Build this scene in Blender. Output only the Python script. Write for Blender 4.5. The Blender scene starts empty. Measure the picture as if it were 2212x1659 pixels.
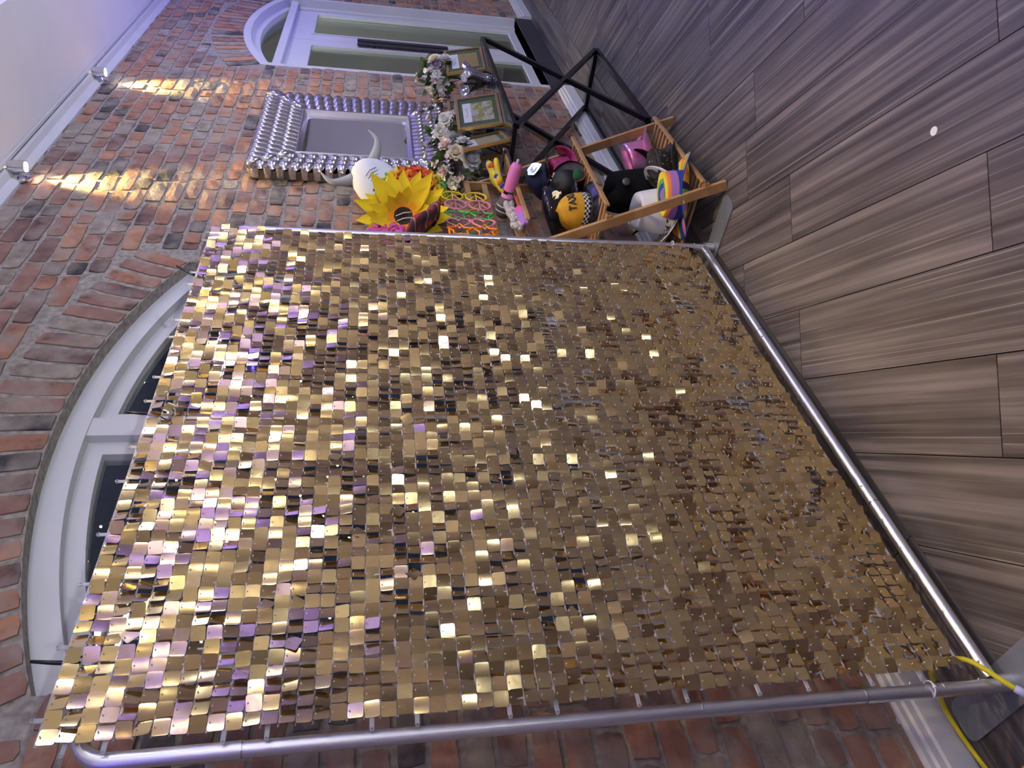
import bpy, bmesh, math, random
from mathutils import Vector, Matrix, Euler, noise as mnoise
random.seed(7)
PI = math.pi
S = bpy.context.scene
COL = S.collection

# ------------------------------------------------------------------ camera
# portrait phone shot shown on its side: the world's "up" points to the left of the frame
CAM_H = 1.5
yaw, pitch = math.radians(49.07), math.radians(10.89)
FWD = Vector((math.sin(yaw)*math.cos(pitch), math.cos(yaw)*math.cos(pitch), -math.sin(pitch)))
RGT = Vector((math.cos(yaw), -math.sin(yaw), 0))
DWN = FWD.cross(RGT)
cam = bpy.data.cameras.new('camera')
cam.sensor_width = 36.0
cam.lens = 1544.0*36.0/2212.0
cam.clip_start = 0.05
camo = bpy.data.objects.new('camera', cam)
COL.objects.link(camo)
mw = Matrix.Identity(4)
for i in range(3):
    mw[i][0], mw[i][1], mw[i][2] = DWN[i], RGT[i], -FWD[i]
mw[2][3] = CAM_H
camo.matrix_world = mw
S.camera = camo
CAMP = Vector((0, 0, CAM_H))

# ------------------------------------------------------------------ world, exposure
w = bpy.data.worlds.new('night')
S.world = w
w.use_nodes = True
w.node_tree.nodes['Background'].inputs[0].default_value = (0.010, 0.012, 0.022, 1)
w.node_tree.nodes['Background'].inputs[1].default_value = 1.0
S.view_settings.view_transform = 'Standard'
S.view_settings.look = 'None'
S.view_settings.exposure = 0.8
S.view_settings.gamma = 1.0
S.view_settings.use_curve_mapping = False
S.cycles.max_bounces = 6
S.cycles.diffuse_bounces = 2
S.cycles.glossy_bounces = 4
S.cycles.transmission_bounces = 6
S.cycles.transparent_max_bounces = 6
S.cycles.sample_clamp_indirect = 6.0
S.cycles.adaptive_threshold = 0.13
S.cycles.blur_glossy = 0.6

# room dimensions
WY = 1.775            # brick face
ZC = 3.23             # bulkhead under side
ZT = 3.50             # tray ceiling
XL, XR, YF = -3.2, 10.2, -6.6
LAMPS = dict(panel=22.0, down=13.0, globe=15.0, cove=13.0, spot=90.0, porch=1.5, up=185.0, stage=120.0)

# ------------------------------------------------------------------ material helpers
MATS = {}
def N(nt, t, **kw):
    n = nt.nodes.new(t)
    for k, v in kw.items():
        setattr(n, k, v)
    return n
def base_mat(name):
    m = bpy.data.materials.new(name)
    m.use_nodes = True
    return m, m.node_tree, m.node_tree.nodes['Principled BSDF']
def mat(name, col, rough=0.5, metal=0.0, var=0.0, vscale=20.0, bump=0.0, bscale=80.0, spec=None, trans=0.0, sheen=0.0, coat=0.0, alpha=1.0, ior=None):
    if name in MATS:
        return MATS[name]
    m, nt, p = base_mat(name)
    p.inputs['Base Color'].default_value = (*col, 1)
    p.inputs['Roughness'].default_value = rough
    p.inputs['Metallic'].default_value = metal
    if spec is not None: p.inputs['Specular IOR Level'].default_value = spec
    if trans: p.inputs['Transmission Weight'].default_value = trans
    if sheen: p.inputs['Sheen Weight'].default_value = sheen
    if coat: p.inputs['Coat Weight'].default_value = coat
    if alpha < 1: p.inputs['Alpha'].default_value = alpha
    if ior: p.inputs['IOR'].default_value = ior
    if var or bump:
        g = N(nt, 'ShaderNodeNewGeometry')
    if var:
        n = N(nt, 'ShaderNodeTexNoise'); n.inputs['Scale'].default_value = vscale; n.inputs['Detail'].default_value = 4
        nt.links.new(g.outputs['Position'], n.inputs['Vector'])
        r = N(nt, 'ShaderNodeValToRGB')
        r.color_ramp.elements[0].position = 0.3; r.color_ramp.elements[1].position = 0.7
        r.color_ramp.elements[0].color = tuple(max(0, c*(1-var)) for c in col)+(1,)
        r.color_ramp.elements[1].color = tuple(min(1, c*(1+var)) for c in col)+(1,)
        nt.links.new(n.outputs['Fac'], r.inputs['Fac'])
        nt.links.new(r.outputs['Color'], p.inputs['Base Color'])
    if bump:
        n2 = N(nt, 'ShaderNodeTexNoise'); n2.inputs['Scale'].default_value = bscale; n2.inputs['Detail'].default_value = 5
        nt.links.new(g.outputs['Position'], n2.inputs['Vector'])
        b = N(nt, 'ShaderNodeBump'); b.inputs['Strength'].default_value = bump; b.inputs['Distance'].default_value = 0.004
        nt.links.new(n2.outputs['Fac'], b.inputs['Height'])
        nt.links.new(b.outputs['Normal'], p.inputs['Normal'])
    MATS[name] = m
    return m
def emit(name, col, s, sample=True):
    if name in MATS: return MATS[name]
    m, nt, p = base_mat(name)
    if not sample: m.cycles.emission_sampling = 'NONE'      # small glowing lens beside a real lamp
    p.inputs['Base Color'].default_value = (*col, 1)
    p.inputs['Emission Color'].default_value = (*col, 1)
    p.inputs['Emission Strength'].default_value = s
    MATS[name] = m
    return m
def ramp_mat(name, tex, scale, stops, rough=0.5, metal=0.0, coord='Position', mapscale=(1,1,1), rot=(0,0,0), bump=0.0, detail=4.0, interp='LINEAR', rnd=False, out=None, distortion=0.0):
    """noise / voronoi / wave / checker driving a colour ramp"""
    if name in MATS: return MATS[name]
    m, nt, p = base_mat(name)
    p.inputs['Roughness'].default_value = rough
    p.inputs['Metallic'].default_value = metal
    if coord == 'Position':
        src = N(nt, 'ShaderNodeNewGeometry').outputs['Position']
    else:
        src = N(nt, 'ShaderNodeTexCoord').outputs[coord]
    mp = N(nt, 'ShaderNodeMapping')
    mp.inputs['Scale'].default_value = mapscale
    mp.inputs['Rotation'].default_value = rot
    nt.links.new(src, mp.inputs['Vector'])
    vec = mp.outputs['Vector']
    if rnd:
        oi = N(nt, 'ShaderNodeObjectInfo')
        ml = N(nt, 'ShaderNodeVectorMath', operation='MULTIPLY_ADD')
        cb = N(nt, 'ShaderNodeCombineXYZ')
        for k in range(3): nt.links.new(oi.outputs['Random'], cb.inputs[k])
        nt.links.new(cb.outputs[0], ml.inputs[0]); ml.inputs[1].default_value = (37, 53, 71)
        nt.links.new(vec, ml.inputs[2])
        vec = ml.outputs[0]
    t = N(nt, tex)
    t.inputs['Scale'].default_value = scale
    if 'Detail' in t.inputs: t.inputs['Detail'].default_value = detail
    if 'Distortion' in t.inputs: t.inputs['Distortion'].default_value = distortion
    nt.links.new(vec, t.inputs['Vector'])
    r = N(nt, 'ShaderNodeValToRGB')
    cr = r.color_ramp; cr.interpolation = interp
    while len(cr.elements) < len(stops): cr.elements.new(0.5)
    for e, (pos, c) in zip(cr.elements, stops):
        e.position = pos; e.color = (*c, 1)
    o = t.outputs[out] if out else t.outputs[0]
    nt.links.new(o, r.inputs['Fac'])
    nt.links.new(r.outputs['Color'], p.inputs['Base Color'])
    if bump:
        b = N(nt, 'ShaderNodeBump'); b.inputs['Strength'].default_value = bump; b.inputs['Distance'].default_value = 0.004
        nt.links.new(o, b.inputs['Height']); nt.links.new(b.outputs['Normal'], p.inputs['Normal'])
    MATS[name] = m
    return m

# ------------------------------------------------------------------ mesh helpers
LOC = {}
class MB:
    def __init__(s):
        s.v, s.f, s.m = [], [], []
    def add(s, vs, fs, mi=0, M=None):
        b = len(s.v)
        for p in vs:
            p = Vector(p)
            s.v.append(M @ p if M is not None else p)
        for k, fc in enumerate(fs):
            s.f.append([b+i for i in fc]); s.m.append(mi[k] if isinstance(mi, (list, tuple)) else mi)
        return s
    def box(s, c, d, M=None, mi=0):
        c = Vector(c); x, y, z = d[0]/2, d[1]/2, d[2]/2
        vs = [c+Vector(q) for q in ((-x,-y,-z),(x,-y,-z),(x,y,-z),(-x,y,-z),(-x,-y,z),(x,-y,z),(x,y,z),(-x,y,z))]
        return s.add(vs, [(0,3,2,1),(4,5,6,7),(0,1,5,4),(1,2,6,5),(2,3,7,6),(3,0,4,7)], mi, M)
    def bev(s, c, d, b, M=None, mi=0):
        """box with chamfered edges"""
        c = Vector(c); x, y, z = d[0]/2, d[1]/2, d[2]/2; vs = []
        for sx in (-1, 1):
            for sy in (-1, 1):
                for sz in (-1, 1):
                    vs += [c+Vector((sx*x, sy*(y-b), sz*(z-b))), c+Vector((sx*(x-b), sy*y, sz*(z-b))), c+Vector((sx*(x-b), sy*(y-b), sz*z))]
        I = lambda sx, sy, sz, k: ((sx*2+sy)*2+sz)*3+k
        fs = []
        for q in (0, 1):
            a = [I(q,0,0,0), I(q,1,0,0), I(q,1,1,0), I(q,0,1,0)]; fs.append(a if q else a[::-1])
            a = [I(0,q,0,1), I(0,q,1,1), I(1,q,1,1), I(1,q,0,1)]; fs.append(a if q else a[::-1])
            a = [I(0,0,q,2), I(1,0,q,2), I(1,1,q,2), I(0,1,q,2)]; fs.append(a if q else a[::-1])
        for p_ in (0, 1):
            for q in (0, 1):
                fl = (p_ == q)
                a = [I(p_,q,0,0), I(p_,q,0,1), I(p_,q,1,1), I(p_,q,1,0)]; fs.append(a if fl else a[::-1])
                a = [I(p_,0,q,0), I(p_,1,q,0), I(p_,1,q,2), I(p_,0,q,2)]; fs.append(a[::-1] if not fl else a[::-1][::-1])
                a = [I(0,p_,q,1), I(1,p_,q,1), I(1,p_,q,2), I(0,p_,q,2)]; fs.append(a if fl else a[::-1])
        for a in (0,1):
            for b_ in (0,1):
                for c_ in (0,1):
                    fs.append([I(a,b_,c_,0), I(a,b_,c_,1), I(a,b_,c_,2)])
        return s.add(vs, fs, mi, M)
    def beam(s, p, q, w_, h_, up=(0,0,1), mi=0, M=None):
        p, q = Vector(p), Vector(q); d = (q-p).normalized(); up = Vector(up)
        if abs(d.dot(up)) > 0.98: up = Vector((1,0,0))
        a = d.cross(up).normalized(); b = a.cross(d).normalized()
        a, b = a*w_/2, b*h_/2
        vs = [p-a-b, p+a-b, p+a+b, p-a+b, q-a-b, q+a-b, q+a+b, q-a+b]
        return s.add(vs, [(0,3,2,1),(4,5,6,7),(0,1,5,4),(1,2,6,5),(2,3,7,6),(3,0,4,7)], mi, M)
    def tube(s, path, r, n=8, cap=True, mi=0, M=None, closed=False):
        P = [Vector(p) for p in path]; L = len(P); rs = r if isinstance(r, (list, tuple)) else [r]*L
        vs, fs = [], []; prev = None
        for i in range(L):
            if closed: d = P[(i+1) % L]-P[i-1]
            else: d = P[min(i+1, L-1)]-P[max(i-1, 0)]
            d.normalize()
            if prev is None:
                u = Vector((0,0,1)) if abs(d.z) < 0.9 else Vector((1,0,0))
                a = d.cross(u).normalized()
            else:
                a = (prev - d*prev.dot(d)).normalized()
            prev = a; b = d.cross(a)
            for k in range(n):
                t = 2*PI*k/n
                vs.append(P[i]+(a*math.cos(t)+b*math.sin(t))*rs[i])
        for i in range(L if closed else L-1):
            for k in range(n):
                j = (i+1) % L
                fs.append((i*n+k, i*n+(k+1) % n, j*n+(k+1) % n, j*n+k))
        if cap and not closed:
            fs.append(tuple(range(n))[::-1]); fs.append(tuple((L-1)*n+k for k in range(n)))
        return s.add(vs, fs, mi, M)
    def lathe(s, prof, n=16, c=(0,0,0), M=None, mi=0, cap=True, fn=None):
        vs, fs = [], []
        for r, z in prof:
            for k in range(n):
                t = 2*PI*k/n; rr = r
                if fn: rr, zz = fn(r, z, t)
                else: zz = z
                vs.append(Vector(c)+Vector((rr*math.cos(t), rr*math.sin(t), zz)))
        for i in range(len(prof)-1):
            for k in range(n):
                fs.append((i*n+k, i*n+(k+1) % n, (i+1)*n+(k+1) % n, (i+1)*n+k))
        if cap:
            fs.append(tuple(range(n))[::-1]); fs.append(tuple((len(prof)-1)*n+k for k in range(n)))
        return s.add(vs, fs, mi, M)
    def sph(s, c, r, nu=10, nv=6, sc=(1,1,1), M=None, mi=0, fn=None):
        vs, fs = [], []; c = Vector(c)
        for i in range(nv+1):
            a = PI*i/nv
            for k in range(nu):
                t = 2*PI*k/nu
                d = Vector((math.sin(a)*math.cos(t), math.sin(a)*math.sin(t), math.cos(a)))
                rr = r*(fn(d) if fn else 1)
                vs.append(c+Vector((d.x*sc[0], d.y*sc[1], d.z*sc[2]))*rr)
        for i in range(nv):
            for k in range(nu):
                fs.append((i*nu+k, (i+1)*nu+k, (i+1)*nu+(k+1) % nu, i*nu+(k+1) % nu))
        return s.add(vs, fs, mi, M)
    def prism(s, poly, ax, d0, d1, mi=0, M=None):
        """poly: 2-D points; ax 'y' -> (x,z) extruded along y; 'z' -> (x,y) extruded along z; 'x' -> (y,z)"""
        def P(a, b, d):
            return (a, d, b) if ax == 'y' else (a, b, d) if ax == 'z' else (d, a, b)
        n = len(poly)
        vs = [P(a, b, d0) for a, b in poly]+[P(a, b, d1) for a, b in poly]
        fs = [tuple(range(n)), tuple(range(2*n-1, n-1, -1))]+[(i, i+n, (i+1) % n+n, (i+1) % n) for i in range(n)]
        return s.add(vs, fs, mi, M)
    def grid(s, pts, nu, nv, mi=0, M=None, closed=False):
        """pts[i*nv+j]"""
        fs = []; ms = []
        for i in range(nu if closed else nu-1):
            for j in range(nv-1):
                a, b = i, (i+1) % nu
                fs.append((a*nv+j, b*nv+j, b*nv+j+1, a*nv+j+1)); ms.append(mi(i, j) if callable(mi) else mi)
        return s.add(pts, fs, ms, M)
    def mesh(s, name, origin, mats, smooth):
        me = bpy.data.meshes.new(name)
        me.from_pydata([tuple(v-origin) for v in s.v], [], s.f)
        for mt in mats: me.materials.append(mt)
        if len(mats) > 1: me.polygons.foreach_set('material_index', s.m)
        me.update()
        bm = bmesh.new(); bm.from_mesh(me)
        bmesh.ops.recalc_face_normals(bm, faces=bm.faces)
        bm.to_mesh(me); bm.free()
        if smooth is True: me.shade_smooth()
        elif smooth:
            me.shade_smooth(); me.set_sharp_from_angle(angle=math.radians(smooth))
        return me
    def build(s, name, m, parent=None, smooth=False, origin=None):
        mats = m if isinstance(m, (list, tuple)) else [m]
        if origin is None:
            lo = Vector([min(v[i] for v in s.v) for i in range(3)]); hi = Vector([max(v[i] for v in s.v) for i in range(3)])
            origin = (lo+hi)/2
            if parent is None: origin.z = lo.z
        origin = Vector(origin)
        o = bpy.data.objects.new(name, s.mesh(name, origin, mats, smooth))
        COL.objects.link(o)
        place(o, origin, parent)
        return o
def place(o, loc, parent=None):
    loc = Vector(loc)
    LOC[o.name] = loc
    if parent is not None:
        o.parent = parent; o.location = loc-LOC[parent.name]
    else:
        o.location = loc
    return o
def tag(o, label, cat, group=None, kind=None):
    o['label'] = label; o['category'] = cat
    if group: o['group'] = group
    if kind: o['kind'] = kind
    return o
def thing(name, label, cat, loc, group=None, kind=None):
    o = bpy.data.objects.new(name, None); o.empty_display_size = 0.05
    COL.objects.link(o); place(o, loc)
    return tag(o, label, cat, group, kind)
def inst(name, me, parent, M):
    """object sharing mesh data, world matrix M, under a parent that only translates"""
    o = bpy.data.objects.new(name, me); COL.objects.link(o)
    o.parent = parent
    o.matrix_basis = Matrix.Translation(-LOC[parent.name]) @ M
    LOC[o.name] = M.translation.copy()
    return o
def TR(loc, rx=0, ry=0, rz=0, sc=1.0):
    return Matrix.Translation(loc) @ Euler((math.radians(rx), math.radians(ry), math.radians(rz))).to_matrix().to_4x4() @ Matrix.Scale(sc, 4)
def clip(poly, a, b, c):
    """keep a*x+b*y<=c"""
    out = []
    for i in range(len(poly)):
        p, q = poly[i], poly[(i+1) % len(poly)]
        dp, dq = a*p[0]+b*p[1]-c, a*q[0]+b*q[1]-c
        if dp <= 0: out.append(p)
        if (dp < 0 < dq) or (dq < 0 < dp):
            t = dp/(dp-dq); out.append((p[0]+t*(q[0]-p[0]), p[1]+t*(q[1]-p[1])))
    return out
def screen_px(P):
    v = Vector(P)-CAMP; d = v.dot(FWD)
    if d < 0.1: return None
    return 1106+1544*v.dot(DWN)/d, 829.5-1544*v.dot(RGT)/d, d
def in_view(P, mgn=40):
    q = screen_px(P)
    return q is not None and -mgn < q[0] < 2212+mgn and -mgn < q[1] < 1659+mgn
def text_mesh(body, size, depth, bold=0.0):
    cu = bpy.data.curves.new('lettering', 'FONT'); cu.body = body; cu.size = size; cu.extrude = depth
    cu.align_x = 'CENTER'; cu.align_y = 'CENTER'; cu.offset = bold; cu.resolution_u = 3
    o = bpy.data.objects.new('lettering', cu); COL.objects.link(o)
    dg = bpy.context.evaluated_depsgraph_get()
    me = bpy.data.meshes.new_from_object(o.evaluated_get(dg))
    bpy.data.objects.remove(o); bpy.data.curves.remove(cu)
    return me
# @@PART2
# ------------------------------------------------------------------ shared materials
white_paint = mat('white_paint', (0.66, 0.67, 0.69), 0.42, var=0.04, vscale=3)
plaster = mat('ceiling_plaster', (0.80, 0.79, 0.81), 0.85, var=0.04, vscale=2.0)
cream_wall = mat('cream_plaster', (0.58, 0.51, 0.47), 0.8, var=0.10, vscale=1.3)
mortar = ramp_mat('mortar', 'ShaderNodeTexNoise', 45, [(0.3, (0.22, 0.195, 0.17)), (0.7, (0.43, 0.39, 0.35))], 0.95, bump=0.6, detail=6)
BRICK = []
for k, (a, b) in enumerate([((0.28,0.140,0.088),(0.39,0.215,0.140)), ((0.25,0.120,0.080),(0.34,0.175,0.120)), ((0.20,0.110,0.085),(0.28,0.160,0.125)),
                            ((0.125,0.072,0.062),(0.21,0.125,0.105)), ((0.050,0.045,0.048),(0.13,0.105,0.095)), ((0.19,0.155,0.125),(0.33,0.28,0.235)), ((0.36,0.17,0.095),(0.44,0.225,0.135))]):
    a, b = tuple(c*1.32 for c in a), tuple(c*1.32 for c in b)
    m = ramp_mat('brick_clay_%d' % k, 'ShaderNodeTexNoise', 16, [(0.28, (a[0]*0.45, a[1]*0.5, a[2]*0.6)), (0.40, a), (0.68, b), (0.80, tuple(min(1, c*1.25+0.03) for c in b))], 0.92, detail=7)
    nb_ = N(m.node_tree, 'ShaderNodeTexNoise'); nb_.inputs['Scale'].default_value = 48; nb_.inputs['Detail'].default_value = 7; nb_.inputs['Roughness'].default_value = 0.65
    gb_ = N(m.node_tree, 'ShaderNodeNewGeometry'); bb_ = N(m.node_tree, 'ShaderNodeBump'); bb_.inputs['Strength'].default_value = 1.0; bb_.inputs['Distance'].default_value = 0.006
    m.node_tree.links.new(gb_.outputs['Position'], nb_.inputs['Vector']); m.node_tree.links.new(nb_.outputs['Fac'], bb_.inputs['Height']); m.node_tree.links.new(bb_.outputs[0], m.node_tree.nodes['Principled BSDF'].inputs['Normal'])
    nt = m.node_tree; pb = nt.nodes['Principled BSDF']; src = pb.inputs['Base Color'].links[0].from_socket     # old lime wash and smeared mortar
    gg = N(nt, 'ShaderNodeNewGeometry'); nn = N(nt, 'ShaderNodeTexNoise'); nn.inputs['Scale'].default_value = 7.5; nn.inputs['Detail'].default_value = 6
    nt.links.new(gg.outputs['Position'], nn.inputs['Vector'])
    mr = N(nt, 'ShaderNodeMapRange'); mr.inputs['From Min'].default_value = 0.44; mr.inputs['From Max'].default_value = 0.70; mr.inputs['To Max'].default_value = 0.85
    nt.links.new(nn.outputs['Fac'], mr.inputs['Value'])
    mm = N(nt, 'ShaderNodeMix', data_type='RGBA'); mm.inputs['B'].default_value = (0.36, 0.315, 0.27, 1)
    nt.links.new(mr.outputs[0], mm.inputs['Factor']); nt.links.new(src, mm.inputs['A']); nt.links.new(mm.outputs['Result'], pb.inputs['Base Color'])
    BRICK.append(m)
chrome = mat('chrome', (0.75, 0.75, 0.78), 0.12, 1.0)
alu = mat('brushed_aluminium', (0.80, 0.81, 0.86), 0.36, 1.0, bump=0.05, bscale=300)
steel_plate = mat('grey_powder_coat', (0.23, 0.25, 0.28), 0.45, 0.4, var=0.05)
dark_glass = None
def glass_mat(name, tint, refl=0.08, rough=0.0):
    m = bpy.data.materials.new(name); m.use_nodes = True; nt = m.node_tree
    nt.nodes.remove(nt.nodes['Principled BSDF'])
    tr = N(nt, 'ShaderNodeBsdfTransparent'); tr.inputs[0].default_value = (*tint, 1)
    gl = N(nt, 'ShaderNodeBsdfGlossy'); gl.inputs['Roughness'].default_value = rough
    fr = N(nt, 'ShaderNodeFresnel'); ge = N(nt, 'ShaderNodeNewGeometry'); mr = N(nt, 'ShaderNodeMapRange'); mr.inputs['To Min'].default_value = 1.5; mr.inputs['To Max'].default_value = 1/1.5
    nt.links.new(ge.outputs['Backfacing'], mr.inputs['Value']); nt.links.new(mr.outputs[0], fr.inputs['IOR'])
    mx = N(nt, 'ShaderNodeMixShader')
    nt.links.new(fr.outputs[0], mx.inputs[0]); nt.links.new(tr.outputs[0], mx.inputs[1]); nt.links.new(gl.outputs[0], mx.inputs[2])
    nt.links.new(mx.outputs[0], nt.nodes['Material Output'].inputs[0])
    MATS[name] = m
    return m
window_glass = glass_mat('window_glass', (0.80, 0.84, 0.86))
door_glass = glass_mat('door_glass', (0.78, 0.82, 0.78))

# ------------------------------------------------------------------ floor
C45 = math.sqrt(0.5)
def plank_mat(name, rot):
    m, nt, p = base_mat(name)
    g = N(nt, 'ShaderNodeNewGeometry'); oi = N(nt, 'ShaderNodeObjectInfo')
    rotn = N(nt, 'ShaderNodeVectorRotate', rotation_type='Z_AXIS'); rotn.inputs['Angle'].default_value = rot
    nt.links.new(g.outputs['Position'], rotn.inputs['Vector'])
    cb = N(nt, 'ShaderNodeCombineXYZ')
    for k in range(3): nt.links.new(oi.outputs['Random'], cb.inputs[k])
    off = N(nt, 'ShaderNodeVectorMath', operation='MULTIPLY_ADD'); off.inputs[1].default_value = (31, 47, 0)
    nt.links.new(cb.outputs[0], off.inputs[0]); nt.links.new(rotn.outputs[0], off.inputs[2])
    def nz(scale, sc, det, dist=0.0):
        mp = N(nt, 'ShaderNodeMapping'); mp.inputs['Scale'].default_value = sc
        nt.links.new(off.outputs[0], mp.inputs['Vector'])
        n = N(nt, 'ShaderNodeTexNoise'); n.inputs['Scale'].default_value = scale; n.inputs['Detail'].default_value = det; n.inputs['Distortion'].default_value = dist
        nt.links.new(mp.outputs[0], n.inputs['Vector'])
        return n.outputs['Fac']
    a = nz(1.0, (0.75, 34, 1), 6, 0.25)
    b = nz(1.0, (0.9, 120, 1), 5, 0.15)
    c = nz(2.2, (0.8, 3, 1), 3)
    r1 = N(nt, 'ShaderNodeValToRGB'); cr = r1.color_ramp
    cr.elements[0].position = 0.32; cr.elements[0].color = (0.046, 0.040, 0.038, 1)
    cr.elements[1].position = 0.66; cr.elements[1].color = (0.185, 0.165, 0.150, 1)
    e = cr.elements.new(0.48); e.color = (0.098, 0.086, 0.080, 1)
    nt.links.new(a, r1.inputs[0])
    r2 = N(nt, 'ShaderNodeValToRGB'); r2.color_ramp.elements[0].position = 0.58; r2.color_ramp.elements[1].position = 0.70
    r2.color_ramp.elements[0].color = (0, 0, 0, 1); r2.color_ramp.elements[1].color = (0.62, 0.62, 0.62, 1)
    nt.links.new(b, r2.inputs[0])
    mx = N(nt, 'ShaderNodeMix', data_type='RGBA'); mx.inputs['B'].default_value = (0.36, 0.325, 0.29, 1)
    nt.links.new(r2.outputs[0], mx.inputs['Factor']); nt.links.new(r1.outputs[0], mx.inputs['A'])
    r3 = N(nt, 'ShaderNodeMapRange'); r3.inputs['From Min'].default_value = 0.3; r3.inputs['From Max'].default_value = 0.7; r3.inputs['To Min'].default_value = 0.72; r3.inputs['To Max'].default_value = 1.2
    nt.links.new(c, r3.inputs['Value'])
    ml = N(nt, 'ShaderNodeVectorMath', operation='SCALE')
    nt.links.new(mx.outputs['Result'], ml.inputs[0]); nt.links.new(r3.outputs[0], ml.inputs['Scale'])
    nt.links.new(ml.outputs[0], p.inputs['Base Color'])
    p.inputs['Roughness'].default_value = 0.42
    bp = N(nt, 'ShaderNodeBump'); bp.inputs['Strength'].default_value = 0.12; bp.inputs['Distance'].default_value = 0.002
    nt.links.new(b, bp.inputs['Height']); nt.links.new(bp.outputs[0], p.inputs['Normal'])
    MATS[name] = m
    return m
plank_diag = plank_mat('wood_effect_plank_diagonal', -PI/4)
plank_wall = plank_mat('wood_effect_plank_border', 0)
fb = MB().box(((XL+XR)/2, (YF+WY+0.4)/2, -0.056), (XR-XL, WY+0.4-YF, 0.10))
floor = fb.build('floor', mat('dark_grout', (0.012, 0.011, 0.012), 0.9))
tag(floor, 'grey-brown wood-effect plank floor laid on the diagonal', 'floor', kind='structure')
TW, T0, PLK = 0.2535, 0.18, 1.2
joint = {0: 2.305, 1: 1.482, 2: 2.33, 3: 1.428, 4: 2.547, 5: 2.2, 6: 2.91, -1: 1.49, -2: 2.2, -3: 1.85}
rest = MB()
nparts = 0
def plank(poly, m, force=None):
    global nparts
    cx = sum(p[0] for p in poly)/len(poly); cy = sum(p[1] for p in poly)/len(poly)
    vis = any(in_view((p[0], p[1], 0), 60) for p in poly+[(cx, cy)]) and cy > -1.6
    if vis and nparts < 290:
        MB().prism(poly, 'z', -0.0065, 0.0).build('plank', m, floor); nparts += 1
    else:
        rest.prism(poly, 'z', -0.0065, 0.0, mi=0 if m is plank_diag else 1)
YB = 1.4955
gp = 0.0016
for k in range(-26, 34):
    t0, t1 = T0+k*TW+gp, T0+(k+1)*TW-gp
    js = joint.get(k, 1.3+random.random()*1.2)
    for n in range(-9, 12):
        s0, s1 = js+n*PLK+gp, js+(n+1)*PLK-gp
        q = [((s+t)*C45, (s-t)*C45) for s, t in ((s0, t0), (s1, t0), (s1, t1), (s0, t1))]
        q = clip(q, 0, 1, YB-gp); q = clip(q, -1, 0, -XL) if q else q; q = clip(q, 1, 0, XR) if q else q; q = clip(q, 0, -1, -YF) if q else q
        if len(q) >= 3:
            ar = abs(sum(q[i][0]*q[(i+1) % len(q)][1]-q[(i+1) % len(q)][0]*q[i][1] for i in range(len(q))))/2
            if ar > 0.002: plank(q, plank_diag)
x = 1.065-4*PLK
while x < XR:
    plank([(max(x, XL)+gp, YB+gp), (min(x+PLK, XR)-gp, YB+gp), (min(x+PLK, XR)-gp, WY+0.03), (max(x, XL)+gp, WY+0.03)], plank_wall); x += PLK
ro = rest.build('plank_field', [plank_diag, plank_wall], floor); ro['kind'] = 'stuff'
# white paper dot and crumbs lying on the floor
dot = MB().lathe([(0.0, 0), (0.0125, 0.0), (0.0125, 0.0012), (0.0, 0.0012)], 20, (1.735, 0.591, 0.0003), cap=False).build('paper_dot', mat('white_paper', (0.8, 0.8, 0.82), 0.6))
tag(dot, 'small round white paper dot lying on the open floor', 'paper dot')

# ------------------------------------------------------------------ brick wall with two segmental arches
ARCH = [dict(c=1.90, hw=0.97, sill=0.62), dict(c=6.50, hw=0.965, sill=-1.0)]
ZS, RISE, RING = 2.295, 0.225, 0.232
for a in ARCH:
    a['r'] = (a['hw']**2+RISE**2)/(2*RISE); a['zc'] = ZS+RISE-a['r']; a['half'] = math.asin(a['hw']/a['r'])
def arc_pts(a, r, n=28, half=None):
    h = half if half is not None else a['half']
    return [(a['c']+r*math.sin(-h+2*h*i/n), a['zc']+r*math.cos(-h+2*h*i/n)) for i in range(n+1)]
def hole(a, grow=0.0):
    z0 = max(a['sill'], -0.05)-grow
    p = arc_pts(a, a['r']+grow)
    return [(a['c']-a['hw']-grow, z0)]+p+[(a['c']+a['hw']+grow, z0)]
def slab_with_holes(outer, holes, y0, y1):
    bm = bmesh.new(); loops = []
    for lp in [outer]+holes:
        vs = [bm.verts.new((x, y0, z)) for x, z in lp]
        es = [bm.edges.new((vs[i], vs[(i+1) % len(vs)])) for i in range(len(vs))]
        loops.append(es)
    r = bmesh.ops.triangle_fill(bm, edges=[e for l in loops for e in l], use_beauty=True)
    ex = bmesh.ops.extrude_face_region(bm, geom=bm.faces[:])
    for v in [g for g in ex['geom'] if isinstance(g, bmesh.types.BMVert)]: v.co.y = y1
    bmesh.ops.recalc_face_normals(bm, faces=bm.faces)
    return bm
wl = slab_with_holes([(XL, -0.05), (XR, -0.05), (XR, 3.6), (XL, 3.6)], [hole(ARCH[0]), [(a, max(b, -0.02)) for a, b in hole(ARCH[1])]], WY+0.007, WY+0.30)
me = bpy.data.meshes.new('wall_back'); wl.to_mesh(me); wl.free(); me.materials.append(mortar)
wall = bpy.data.objects.new('wall_back', me); COL.objects.link(wall); LOC[wall.name] = Vector((0, 0, 0))
tag(wall, 'reclaimed red brick wall with arched openings and thick pale mortar', 'wall', kind='structure')
bricks = []     # (x0,x1,z0,z1,angle,cx,cz)
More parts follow.
